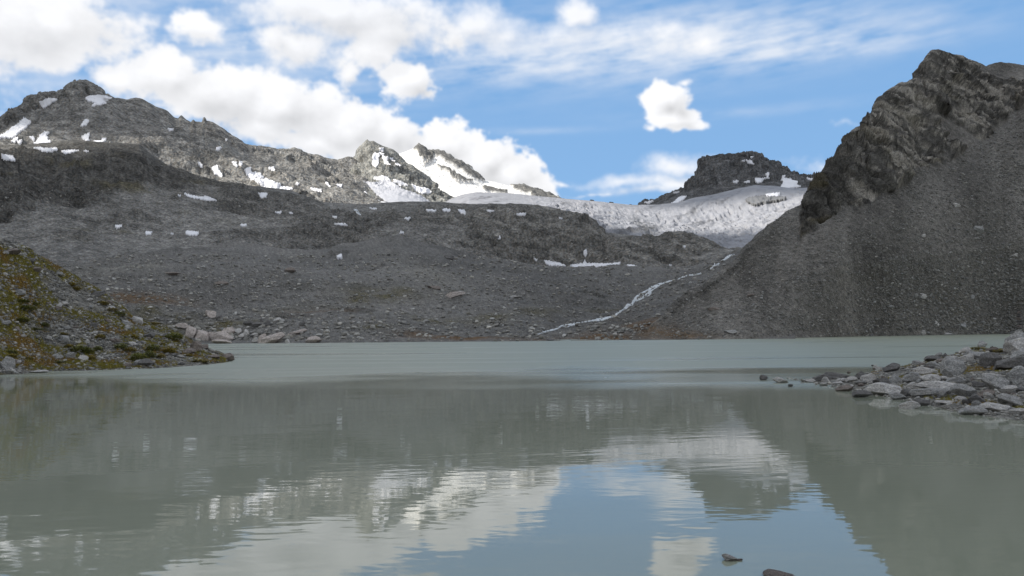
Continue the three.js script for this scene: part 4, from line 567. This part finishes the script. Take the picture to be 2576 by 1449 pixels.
sz(2140, 288, 352, 165, 'grey', 'grey stone on the mossy rise of the spit'); sz(2040, 248, 302, 94, 'pale', 'pale upright stone on the back rise'); sz(2290, 248, 292, 94, 'brown', 'brown stone in the yellow grass of the spit'); sz(1740, 498, 562, 185, 'pale', 'broad pale stone below the upright fin boulder'); sz(1950, 516, 572, 155, 'grey', 'grey stone at the foot of the upright fin boulder'); sz(2290, 482, 524, 135, 'pale', 'flat pale stone beside orange moss'); sz(2440, 596, 664, 155, 'pale', 'pale stone below the biggest grey boulder'); sz(2550, 598, 644, 110, 'grey', 'grey stone at right edge below the biggest boulder'); sz(1870, 728, 758, 205, 'pale', 'thin pale slab lying in the shallows'); sz(1842, 640, 702, 64, 'grey', 'narrow stone left of the tilted grey boulder'); sz(2230, 636, 704, 165, 'brown', 'brown stone right of the dark blocky one'); sz(1580, 568, 614, 105, 'pale', 'pale stone behind the large pale boulder'); sz(1540, 630, 692, 115, 'dark', 'dark stone right of the large pale boulder'); sz(2360, 590, 634, 120, 'brown', 'brown stone beside the angular grey boulder'); sz(2010, 690, 726, 90, 'pale', 'pale little stone below the tilted grey boulder'); sz(2440, 756, 784, 60, 'pale', 'round pale cobble on the lower right shoreline'); sz(1640, 530, 575, 90, 'grey', 'grey stone in the middle gap of the spit'); sz(2180, 560, 606, 120, 'dark', 'dark stone left of the angular grey boulder');
// unlisted smaller stones of the spit
{
  const r = rng(404), area = [[1990, 944], [2120, 934], [2230, 912], [2350, 884], [2430, 872], [2576, 870], [2600, 1050], [2480, 1040], [2380, 1020], [2300, 1000], [2200, 985], [2120, 972], [2040, 958]];
  for (let n = 0, t = 0; n < 130 && t < 4000; t++) { const u = 1980 + r() * 620, v = 868 + r() * 180; if (!inside(area, u, v)) continue; n++; const s = 7 + 20 * r() * r(), f = .35 + .4 * r(); boulder(SP, u, v, s, s * f, (tone = ['grey', 'pale', 'grey', 'dark', 'pale', 'brown'][Math.floor(r() * 6)]), `small ${tone} loose stone lying among the larger boulders of the right spit`, { name: 'stone', category: 'stone', group: 'small stones of the right spit', geo: RS[n % 6] }); }
}
{
  const r = rng(505); for (let n = 0; n < 45; n++) { const u = 2610 + r() * 800, v = 900 + r() * 260, s = 20 + 70 * r() * r(); boulder(SP, u, v, s, s * (.4 + .3 * r()), (tone = ['grey', 'pale', 'dark'][n % 3]), `${tone} boulder on the right shore further along than the cairn boulder`, { group: 'boulders further along the right shore' }); }
}
// stones in the near water
boulder(['lake'], 1838, 1412, 42, 15, 'pale', 'pale knobbly stone breaking the water near the bottom right', { g: 2, name: 'stone', category: 'stone' });
boulder(['lake'], 1860, 1411, 18, 4, 'brown', 'small wet brown stone touching the pale knobbly one', { g: 4, name: 'stone', category: 'stone' });
boulder(['lake'], 1958, 1453, 80, 8, 'brown', 'low wet brown rock awash at the bottom edge of the photo', { g: 7, name: 'stone', category: 'stone', turn: -.1, lean: -.04 });
// far shore: pale slabs and dark boulders
const fz = (x, t, b, w, mat, label, o) => boulder(['stony_bank', MV], 392.7 + x * .17784, 772.3 + b * .17784, w * .17784, (b - t) * .17784, mat, label, { group: 'outcrops on the far shore', ...o });
fz(365, 222, 300, 180, 'tan', 'thin pale slab furthest left on the far shore', { lean: .25 }); fz(480, 275, 430, 150, 'tan', 'pale upright outcrop at left of the far shore group', { g: 1 }); fz(650, 330, 465, 250, 'tan', 'broad pinkish outcrop beside the pale upright one', { g: 6 }); fz(600, 440, 470, 150, 'pale', 'flat pale slab low on the far shore behind the bank'); fz(800, 350, 465, 110, 'tan', 'blunt left end of the long striped outcrop'); fz(940, 345, 480, 320, 'tan', 'long striped pale outcrop in the middle of far shore', { lean: -.22, g: 8 }); fz(1000, 275, 400, 170, 'tan', 'pinkish outcrop above the long striped one', { lean: -.25 }); fz(930, 462, 520, 290, 'tan', 'low pale slab at the waterline of far shore', { lean: -.05 });
fz(1145, 305, 375, 130, 'pale', 'white block, upper of two by the far waterline'); fz(1180, 365, 447, 130, 'pale', 'white block, lower of two by the far waterline', { lean: -.2 }); fz(1280, 310, 425, 80, 'pale', 'upright pale block right of the two white ones', { lean: .15 }); fz(1400, 365, 430, 100, 'pale', 'small white block above a cluster at the waterline', { lean: -.3 }); fz(1405, 430, 505, 90, 'pale', 'pale block of the waterline cluster'); fz(1500, 380, 510, 130, 'tan', 'left end of the big wedge outcrop at the waterline'); fz(1660, 380, 516, 360, 'tan', 'big wedge-shaped pale outcrop at the far waterline', { lean: -.2, g: 9 }); fz(1860, 455, 512, 80, 'pale', 'pale stone right of the big wedge outcrop');
fz(2010, 325, 392, 270, 'tan', 'long thin pale slab on the slope above far shore', { lean: -.2 }); fz(2240, 410, 508, 220, 'tan', 'rounded pinkish outcrop at the right of far shore group'); fz(1720, 145, 208, 110, 'pale', 'pale split boulder above the dark boulders'); fz(1715, 305, 358, 100, 'pale', 'pale slab below the split boulder'); fz(745, 45, 155, 170, 'tan', 'tan outcrop higher on the far slope at left', { lean: -.3 }); fz(470, 62, 96, 90, 'pale', 'small pale stone up the slope behind the bank');
fz(1310, 188, 272, 160, 'dark', 'big black boulder, left of the dark boulders on far shore'); fz(1410, 215, 290, 170, 'dark', 'black low boulder adjoining the big black one'); fz(1570, 190, 272, 110, 'dark', 'black upright boulder, middle of the dark boulders'); fz(2070, 205, 268, 100, 'dark', 'round black boulder alone at right of the dark boulders'); fz(875, 115, 188, 120, 'dark', 'dark boulder leaning on the tan outcrop'); fz(1500, 160, 212, 50, 'dark', 'small black stone above the black boulders');
boulder(MV === '' ? [] : [MV], 1130, 652, 26, 13, 'dark', 'dark boulder alone on the middle slope', { group: 'boulders on the moraine' }); boulder([MV], 730, 686, 28, 14, 'brown', 'brown boulder alone on the left moraine slope', { group: 'boulders on the moraine' }); boulder([MV], 556, 718, 34, 12, 'brown', 'flat brown slab on the left moraine slope', { group: 'boulders on the moraine' }); boulder([MV], 1140, 748, 66, 14, 'tan', 'long tan slab on the middle moraine slope', { lean: -.25, group: 'boulders on the moraine' }); boulder([MV], 1090, 727, 36, 9, 'brown', 'brown ledge left of the long tan slab', { lean: -.15, group: 'boulders on the moraine' }); boulder([MV], 1300, 750, 36, 8, 'pale', 'pale flat slab right of the long tan slab', { group: 'boulders on the moraine' }); boulder([MV], 1385, 857, 22, 6, 'dark', 'dark flat stone at the stream mouth', { group: 'boulders on the moraine' }); boulder([MV], 430, 693, 44, 9, 'brown', 'long dark ledge stone on the left moraine hollow', { group: 'boulders on the moraine' });
// left bank
const BK = ['stony_bank', 'lake'], bz = (x, t, b, w, mat, label, o) => boulder(BK, x * .28, 556.3 + b * .28, w * .28, (b - t) * .28, mat, label, { group: 'larger stones of the left bank', ...o });
bz(170, 620, 672, 140, 'grey', 'broad grey stone high on the left bank', { depth: .6 }); bz(580, 1028, 1085, 110, 'grey', 'light grey angular stone in mid left bank'); bz(560, 722, 756, 80, 'pale', 'pale rounded stone on the upper left bank'); bz(30, 1225, 1328, 130, 'grey', 'big slanted grey boulder at the left edge by the water', { lean: -.4 }); bz(95, 1235, 1280, 90, 'brown', 'dark brown stone beside the slanted boulder'); bz(1310, 1240, 1308, 150, 'dark', 'dark boulder at the waterline under the bushes'); bz(2040, 1185, 1252, 115, 'brown', 'rounded brown boulder at the tip of the left bank'); bz(1750, 1080, 1170, 110, 'brown', 'tall brown boulder near the tip of the left bank'); bz(1840, 1105, 1148, 90, 'brown', 'flat brown boulder behind the tall one near the tip'); bz(1900, 1195, 1230, 150, 'brown', 'low brown slab next to the rounded boulder at the tip'); bz(1700, 1140, 1195, 120, 'brown', 'brown stone left below the tall boulder'); bz(830, 915, 955, 60, 'dark', 'dark cube-like stone in mid left bank'); bz(1130, 890, 940, 100, 'grey', 'grey stone below the pale slab on the bank crest'); bz(1235, 860, 915, 130, 'pale', 'pale green-grey slab on the crest of left bank'); bz(1330, 1005, 1055, 110, 'dark', 'dark slab on the right part of left bank'); bz(150, 950, 985, 60, 'brown', 'reddish brown stone left on the bank'); bz(40, 895, 940, 90, 'grey', 'grey block at left edge of the bank'); bz(100, 255, 310, 180, 'brown', 'brown rock ledge at the upper left of the bank', { lean: -.25 }); bz(320, 410, 452, 120, 'brown', 'brown ledge stone on the upper bank crest', { lean: -.25 }); bz(860, 640, 690, 190, 'dark', 'long dark overhanging ledge on the bank crest', { lean: -.38, depth: .3 }); bz(300, 330, 380, 90, 'dark', 'dark crag at the upper left bank skyline'); bz(330, 1340, 1362, 190, 'pale', 'flat pale slab in the water at left'); bz(100, 1325, 1372, 80, 'pale', 'pale stone at the lower left waterline'); bz(790, 1065, 1108, 40, 'pale', 'small white stone in mid left bank'); bz(480, 1090, 1100, 60, 'grey', 'grey low stone left of the light angular one'); bz(630, 1180, 1235, 90, 'grey', 'grey stone near the lower middle of the bank'); bz(260, 820, 865, 80, 'grey', 'tilted grey stone between bushes on the left bank'); bz(740, 1210, 1250, 100, 'pale', 'pale stone under the yellow-green bush'); bz(1240, 1245, 1300, 70, 'grey', 'grey stone left of the dark waterline boulder');
{
  const r = rng(777), g = 'scattered stones of the left bank';
  for (let n = 0, t = 0; n < 250 && t < 6000; t++) { const u = -20 + r() * 600, v = 640 + r() * 290, crest = lerpList([[0, 600], [135, 672], [270, 746], [430, 834], [540, 884], [590, 905]], u), water = lerpList([[0, 940], [250, 929], [500, 917], [590, 905]], u); if (v < crest + 6 || v > water + 1) continue; n++; const s = 6 + 17 * r() * r(); boulder(BK, u, v, s, s * (.35 + .3 * r()), (tone = ['grey', 'grey', 'grey', 'pale', 'dark', 'brown'][Math.floor(r() * 6)]), `${s > 13 ? 'larger' : 'small'} loose ${tone} stone among the grass of the left bank`, { name: 'stone', category: 'stone', group: g, geo: RS[n % 6] }); }
}
// scree boulders that stand out
const cz = (x, t, b, w, mat, label, o) => boulder(['scree_slope'], 1570.7 + x * .393, 490.8 + b * .393, w * .393, (b - t) * .393, mat, label, { group: 'boulders on the scree slope', ...o });
cz(1895, 622, 656, 64, 'pale', 'pale boulder in the middle of the right scree slope'); cz(1860, 630, 656, 40, 'grey', 'grey boulder left of the pale one in mid scree'); cz(1990, 803, 834, 40, 'pale', 'light boulder above the right shoreline of the scree'); cz(2165, 808, 850, 62, 'grey', 'domed grey boulder low on the right scree'); cz(1905, 862, 893, 52, 'pale', 'pale tilted stone at the scree waterline'); cz(2060, 880, 897, 70, 'pale', 'flat pale slab at the scree waterline'); cz(1810, 838, 868, 52, 'dark', 'dark boulder near the scree waterline'); cz(675, 862, 888, 84, 'grey', 'broad grey boulder low at the left foot of scree'); cz(2120, 48, 78, 50, 'pale', 'pale boulder high on the right scree'); cz(2245, 195, 238, 62, 'grey', 'long slanted boulder high on the right scree', { lean: .4 }); cz(2505, 370, 392, 66, 'pale', 'pale flat boulder at right edge of the scree'); cz(2465, 395, 416, 56, 'pale', 'pale boulder below the flat one at right edge'); cz(1912, 250, 272, 34, 'pale', 'lone white stone high in mid scree'); cz(1230, 545, 562, 40, 'dark', 'dark green-grey boulder in the left scree'); cz(580, 715, 738, 90, 'brown', 'long brown rock ledge low on the left scree'); cz(815, 628, 645, 66, 'brown', 'brown rock ledge above the lower left scree'); cz(2470, 870, 885, 90, 'grey', 'grey slab at the far right waterline'); cz(1700, 700, 722, 50, 'grey', 'grey stone below the pale mid-scree boulder'); cz(1470, 850, 880, 36, 'grey', 'grey standing stone near the scree foot'); cz(2225, 640, 668, 40, 'grey', 'grey boulder right of the pale mid-scree one');
// cairn beside the large pointed boulder
{
  const c = new THREE.Group(), r = rng(12), top = pointed.geometry.attributes.position; let best = 0; for (let i = 0; i < top.count; i++) if (top.getY(i) > top.getY(best)) best = i;
  pointed.updateMatrixWorld(); c.position.fromBufferAttribute(top, best).applyMatrix4(pointed.matrixWorld); c.position.y -= .06; let y = 0; const k = Math.hypot(c.position.x, c.position.z) / F;
  for (let i = 0; i < 9; i++) { const w = (17 - i * 1.3 + r() * 3) * k, t = (3.6 + r() * 2.4) * k, m = new THREE.Mesh(RS[i % 6], M[i % 3 === 1 ? 'brown' : 'dark']); m.name = numbered('cairn_stone'); m.scale.set(w, t * 1.25, w * .8); m.rotation.y = r() * 6; m.position.set((r() - .5) * .03, y, (r() - .5) * .03); y += t; c.add(m); }
  tag(add(c, 'cairn'), 'small dark cairn of stacked flat stones on top of the large pointed boulder', 'cairn');
}

// ---------------------------------------------------------------- countless loose stones (stuff)
function litter(name, label, layer, N, seed, pick, sizes, tone) {
  const r = rng(seed), mesh = new THREE.InstancedMesh(RS[seed % 6], M.stones, N), m4 = new THREE.Matrix4(), q = new THREE.Quaternion(), e = new THREE.Euler(), s = new THREE.Vector3(), p = new THREE.Vector3(), col = new THREE.Color(); let n = 0;
  for (let t = 0; n < N && t < N * 6; t++) {
    const uv = pick(r); if (!uv) continue; const h = LAYERS[layer].hit(uv[0], uv[1], true); if (!h || h.y < -.15) continue;
    const k = h.D / F, w = sizes(r, uv) * k; e.set((r() - .5) * .5, r() * 6.28, (r() - .5) * .5); q.setFromEuler(e); s.set(w, w * (.4 + .35 * r()), w * (.6 + .4 * r())); p.set(h.x, h.y - s.y * .25, h.z);
    mesh.setMatrixAt(n, m4.compose(p, q, s)); tone(r, col, uv); mesh.setColorAt(n, col); n++;
  }
  mesh.count = n; tag(add(mesh, name), label, 'stones', null, 'stuff');
}
const greyTone = (lo, hi) => (r, c) => { const g = lo + (hi - lo) * r() * r(), w = r() * .08; c.setRGB(g * (1 + w * .6), g, g * (1 - w)); };
const sDens = (u, v) => .35 + .65 * sst(.0, .35, fbm(u / 130 + 3, v / 55, 4, 3) + .35 * sst(2000, 2400, u) * sst(560, 700, v));
const inCliff = (u, v) => polyDist(CLIFF, u, v) > -4;
for (let s = 0; s < 3; s++) litter('scree_stones', 'loose grey rubble covering the right scree slope', 'scree_slope', 12000, 31 + s, (r) => { const u = 1640 + r() * 1060, v = 300 + r() * 555; return !inCliff(u, v) && r() < sDens(u, v) ? [u, v] : null; }, (r, uv) => (1.6 + 7 * Math.pow(r(), 5) + 3.2 * sst(2050, 2400, uv[0]) * Math.pow(r(), 2.2)) * (.75 + .25 * sst(500, 800, uv[1])), greyTone(.12, .31));
for (let s = 0; s < 2; s++) litter('moraine_stones', 'scattered grey rubble on the moraine slope', MV, 13000, 41 + s, (r) => { const u = -80 + r() * 1950, v = 640 + r() * 220; return r() < .3 + .9 * fbm(u / 90, v / 30, 9, 3) + .2 ? [u, v] : null; }, (r, uv) => (1.4 + 12 * Math.pow(r(), 8)) * (.8 + .5 * sst(760, 850, uv[1])), greyTone(.15, .44));
litter('bench_stones', 'scattered rubble on the rocky bench', RB, 7000, 51, (r) => [-80 + r() * 1920, 470 + r() * 210], (r) => 1.2 + 4.5 * Math.pow(r(), 6), greyTone(.17, .42));
for (let s = 0; s < 3; s++) litter('bank_stones', 'small grey stones and rubble covering the left bank', 'stony_bank', 6500, 61 + s, (r) => { const u = -200 + r() * 800, v = 600 + r() * 340; return r() < sst(.2, -.12, fbm(u / 60, v / 40, 2, 3)) * .8 + .25 ? [u, v] : null; }, (r) => 2.2 + 8 * Math.pow(r(), 3.2), greyTone(.10, .40));
litter('spit_stones', 'pebbles and cobbles between the boulders of the right spit', 'boulder_spit', 6500, 70, (r) => r() < .25 ? [2660 + r() * 900, 850 + r() * 420] : [1960 + r() * 720, 866 + r() * 190], (r) => 2.5 + 9 * Math.pow(r(), 3), greyTone(.13, .44));

// ---------------------------------------------------------------- plants
function leafMass(seed, n, size, up) {
  const r = rng(seed), P = [], I = [], C = []; for (let i = 0; i < n; i++) {
    const a = r() * 6.283, q = Math.sqrt(r()), h = Math.pow(r(), .7) * Math.sqrt(1 - q * q * .8), bx = Math.cos(a) * q * .5, bz = Math.sin(a) * q * .5, by = h * .9, l = size * (.6 + .8 * r()), d = a + (r() - .5) * 2.4, tilt = up + (r() - .5) * .8, dx = Math.cos(d) * Math.cos(tilt), dy = Math.sin(tilt), dz = Math.sin(d) * Math.cos(tilt), sx = -Math.sin(d) * .28, sz2 = Math.cos(d) * .28, o = P.length / 3;
    P.push(bx, by, bz, bx + dx * l * .5 + sx * l, by + dy * l * .5, bz + dz * l * .5 + sz2 * l, bx + dx * l, by + dy * l, bz + dz * l, bx + dx * l * .5 - sx * l, by + dy * l * .5, bz + dz * l * .5 - sz2 * l); I.push(o, o + 1, o + 2, o, o + 2, o + 3);
    const t = r(), y = r() < .12 ? 1 : 0, c = [mix(.10, .21, t) + .16 * y, mix(.13, .20, t) + .14 * y, mix(.03, .045, t) + .02 * y]; for (let k = 0; k < 4; k++) C.push(...c);
  }
  const g = new THREE.BufferGeometry(); g.setAttribute('position', new THREE.Float32BufferAttribute(P, 3)); g.setAttribute('color', new THREE.Float32BufferAttribute(C, 3)); g.setIndex(I); g.computeVertexNormals(); return g;
}
const leafMat = new THREE.MeshPhysicalMaterial({ name: 'leaves', vertexColors: true, roughness: .9, specularIntensity: .3, side: THREE.DoubleSide, transmission: .3, thickness: 0 });
const leafMat2 = leafMat.clone(); leafMat2.color.setRGB(1.5, 1.15, .9); const LM = [0, 1, 2].map((i) => leafMass(50 + i, 520, .17, .6));
const stemG = mergeGeometries([...Array(7)].map((_, i) => { const g = new THREE.CylinderGeometry(.008, .014, .6, 5); g.translate(0, .3, 0); g.rotateZ((hash(i, 1, 1) - .5) * 1.1); g.rotateX((hash(i, 2, 1) - .5) * 1.1); return g; })), stemM = rough({ name: 'stems', color: new THREE.Color(.09, .065, .035) });
const proto = (i, yellow) => { const b = new THREE.Group(), f = new THREE.Mesh(LM[i], yellow ? leafMat2 : leafMat), s = new THREE.Mesh(stemG, stemM); f.name = 'foliage'; s.name = 'stem'; b.add(f, s); return b; };
const PB = [proto(0), proto(1), proto(2), proto(0, true), proto(1, true)]; let bi = 0;
function bush(names, u, v, w, h, label, kind, group) { const p = hitAny(names, u, v); if (!p) return; const k = p.D / F, b = PB[kind ?? bi++ % 3].clone(); b.position.set(p.x, p.y - .05, p.z); b.scale.set(w * k, h * k, w * k); b.rotation.y = hash(bi, 7, Math.round(u)) * 6; tag(add(b, 'bush'), label, 'bush', group); }
const gb = (x, b, w, h, label, kind) => bush(BK, x * .28, 556.3 + b * .28, w * .28, h * .28, label, kind, 'bushes on the left bank');
gb(1245, 1262, 120, 88, 'tallest green bush above the dark waterline boulder'); gb(1345, 1228, 95, 70, 'green bush right of the tallest one'); gb(1375, 1165, 105, 60, 'bush above the pair near the waterline'); gb(1520, 1185, 95, 55, 'pale green bush furthest right of the lower group', 3); gb(1555, 1068, 130, 72, 'large dark green bush at the right crest of the bank'); gb(1200, 1055, 80, 42, 'brownish bush left of the large dark one', 4); gb(900, 1055, 75, 42, 'olive bush in the middle of the bank', 4); gb(715, 1182, 130, 72, 'wide dark green bush in the lower middle of the bank', 0); gb(800, 1190, 80, 55, 'green bush touching the wide dark one on its right', 1); gb(880, 1165, 70, 48, 'small green bush right of the wide dark one'); gb(815, 1245, 75, 42, 'yellow-green bush just above the lower waterline', 3); gb(1090, 1150, 100, 56, 'upright green bush in the lower middle'); gb(1170, 1172, 90, 45, 'yellow-green bush right of the upright one', 3); gb(1450, 1228, 70, 42, 'little yellow-green bush between larger ones', 3); gb(620, 1132, 70, 30, 'flat olive bush left of the wide dark one', 4); gb(395, 945, 90, 38, 'dark green bush in the left middle of the bank', 1); gb(190, 730, 90, 36, 'olive green bush on the upper left slope', 0); gb(310, 755, 80, 34, 'green bush beside the olive one on the upper slope', 1); gb(230, 800, 130, 48, 'wide leafy bush left of the tilted stone', 2); gb(200, 905, 100, 44, 'bush among the stones at far left', 0); gb(95, 1190, 80, 34, 'small bush near the lower left corner of the bank', 1); gb(100, 1225, 70, 36, 'yellowish bush above the slanted boulder', 3); gb(310, 980, 150, 26, 'low spreading green bush in the left middle', 0); gb(240, 1238, 80, 24, 'low green bush in the brown grass', 3); gb(540, 1275, 80, 26, 'low green bush near the left waterline', 1); gb(650, 580, 70, 34, 'green bush on the bank crest, highest up', 4); gb(690, 620, 80, 36, 'green bush below the highest crest bush', 3); gb(920, 752, 90, 40, 'yellow-green bush on the mid crest', 3); gb(1000, 810, 90, 40, 'bright bush further down the crest', 3); gb(1060, 850, 110, 44, 'bush at the lower end of the crest row', 1); gb(1390, 935, 90, 34, 'yellow-green bush before the far shore outcrops', 3); gb(1700, 1215, 50, 30, 'little bush at the rocks near the tip', 3); gb(1800, 1270, 130, 30, 'low grassy bush on the tip of the left bank', 4); gb(560, 1020, 80, 24, 'olive low bush above the light angular stone', 4); gb(1450, 1110, 50, 26, 'small olive bush in the right part of the bank', 4);
bush(SP, 2500, 978, 10, 9, 'small yellow flowering plant between stones of the right spit', 3); bush(SP, 2456, 990, 10, 8, 'tiny yellow plant at the lower right of the spit', 3); bush(SP, 2520, 886, 34, 9, 'yellow grass clump by the large pointed boulder', 3); bush(SP, 2460, 880, 40, 8, 'low yellow-green clump on the rise of the spit', 4);
// grass: short blades in tufts
function grass(name, label, layer, N, seed, pick, size) {
  const r0 = rng(seed), gs = []; for (let i = 0; i < 9; i++) { const a = r0() * 6.28, t = (r0() - .5) * 1.2, g = new THREE.BufferGeometry(), x = (r0() - .5) * .6, z = (r0() - .5) * .6, w = .05, h = .5 + .5 * r0(); g.setAttribute('position', new THREE.Float32BufferAttribute([x - w * Math.cos(a), 0, z - w * Math.sin(a), x + w * Math.cos(a), 0, z + w * Math.sin(a), x + t * .5, h, z + (r0() - .5) * .6], 3)); g.computeVertexNormals(); gs.push(g); }
  const mat = new THREE.MeshPhysicalMaterial({ name: 'grass', roughness: .95, specularIntensity: .2, side: THREE.DoubleSide }), mesh = new THREE.InstancedMesh(mergeGeometries(gs), mat, N), m4 = new THREE.Matrix4(), q = new THREE.Quaternion(), s = new THREE.Vector3(), p = new THREE.Vector3(), c = new THREE.Color(), r = rng(seed + 1), up = new THREE.Vector3(0, 1, 0); let n = 0;
  for (let t = 0; n < N && t < N * 8; t++) { const uv = pick(r), h = LAYERS[layer].hit(uv[0], uv[1], true); if (!h || h.y < .12) continue; const gr = fbm(h.x / 11, h.y / 8, h.z / 11, 4, .55); if (layer === 'stony_bank' ? r() > sst(-.08, .18, gr + .09 * (h.y / 8)) : r() > sst(0, .2, fbm(h.x / 4.5, h.y / 4, h.z / 4.5, 3) + .1)) continue; const w = size * (.5 + r()); q.setFromAxisAngle(up, r() * 6.28); mesh.setMatrixAt(n, m4.compose(p.set(h.x, h.y - .02, h.z), q, s.set(w * 1.6, w, w * 1.6))); const k = r(), f = fbm(h.x / 5, h.y / 5, h.z / 5 + 60, 3); c.setRGB(mix(.15, .28, k) + .02 * sst(0, .3, f), mix(.14, .235, k) - .035 * sst(0, .3, f), .045); mesh.setColorAt(n, c); n++; }
  mesh.count = n; tag(add(mesh, name), label, 'grass', null, 'stuff');
}
grass('bank_grass', 'short olive and rust alpine grass between the stones of the left bank', 'stony_bank', 40000, 81, (r) => [-200 + r() * 800, 598 + r() * 335], .22);
grass('spit_grass', 'short rusty grass between the boulders of the right spit', 'boulder_spit', 7000, 83, (r) => [2150 + r() * (r() < .7 ? 500 : 1400), 866 + r() * 170], .09);

// ---------------------------------------------------------------- clouds overhead that shade the basin
function cloud(target, rx, rz, seed, label, n = 46, lift = 2200, hole) {
  const r = rng(seed), gs = [], c = new THREE.Vector3(...target).addScaledVector(SUN, lift / SUN.y);
  for (let i = 0; i < n; i++) { const a = i * 2.39996, q = Math.sqrt((i + .5) / n); if (hole && Math.hypot(target[0] + Math.cos(a) * q * rx - hole[0], target[2] + Math.sin(a) * q * rz - hole[1]) < hole[2]) continue; const s = mix(.42, .2, q) * (.7 + .6 * r()) * Math.min(rx, rz), g = new THREE.IcosahedronGeometry(1, 5); g.deleteAttribute('uv'); const p = g.attributes.position; for (let k = 0; k < p.count; k++) { const x = p.getX(k), y = p.getY(k), z = p.getZ(k), d = 1 + .35 * fbm(x * 1.6 + i * 7, y * 1.6, z * 1.6, 3); p.setXYZ(k, x * d, y * d * .45, z * d); } g.scale(s, s, s); g.translate(c.x + Math.cos(a) * q * rx, c.y + (r() - .5) * 80, c.z + Math.sin(a) * q * rz); g.computeVertexNormals(); gs.push(g); }
  tag(add(new THREE.Mesh(mergeGeometries(gs), M.cloud), 'cloud'), label, 'cloud', null, 'structure');
}
cloud([150, 60, -420], 1250, 900, 5, 'broad cumulus cloud overhead that shades the lake basin', 60, 2200, [-420, -1110, 290]);
cloud([1050, 420, -2500], 850, 1050, 6, 'cumulus cloud overhead that shades the glacier and flat-topped mountain', 50);
cloud([-1190, 560, -1960], 400, 360, 8, 'small cumulus cloud overhead that shades the craggy summit', 30);

renderer.render(scene, camera);
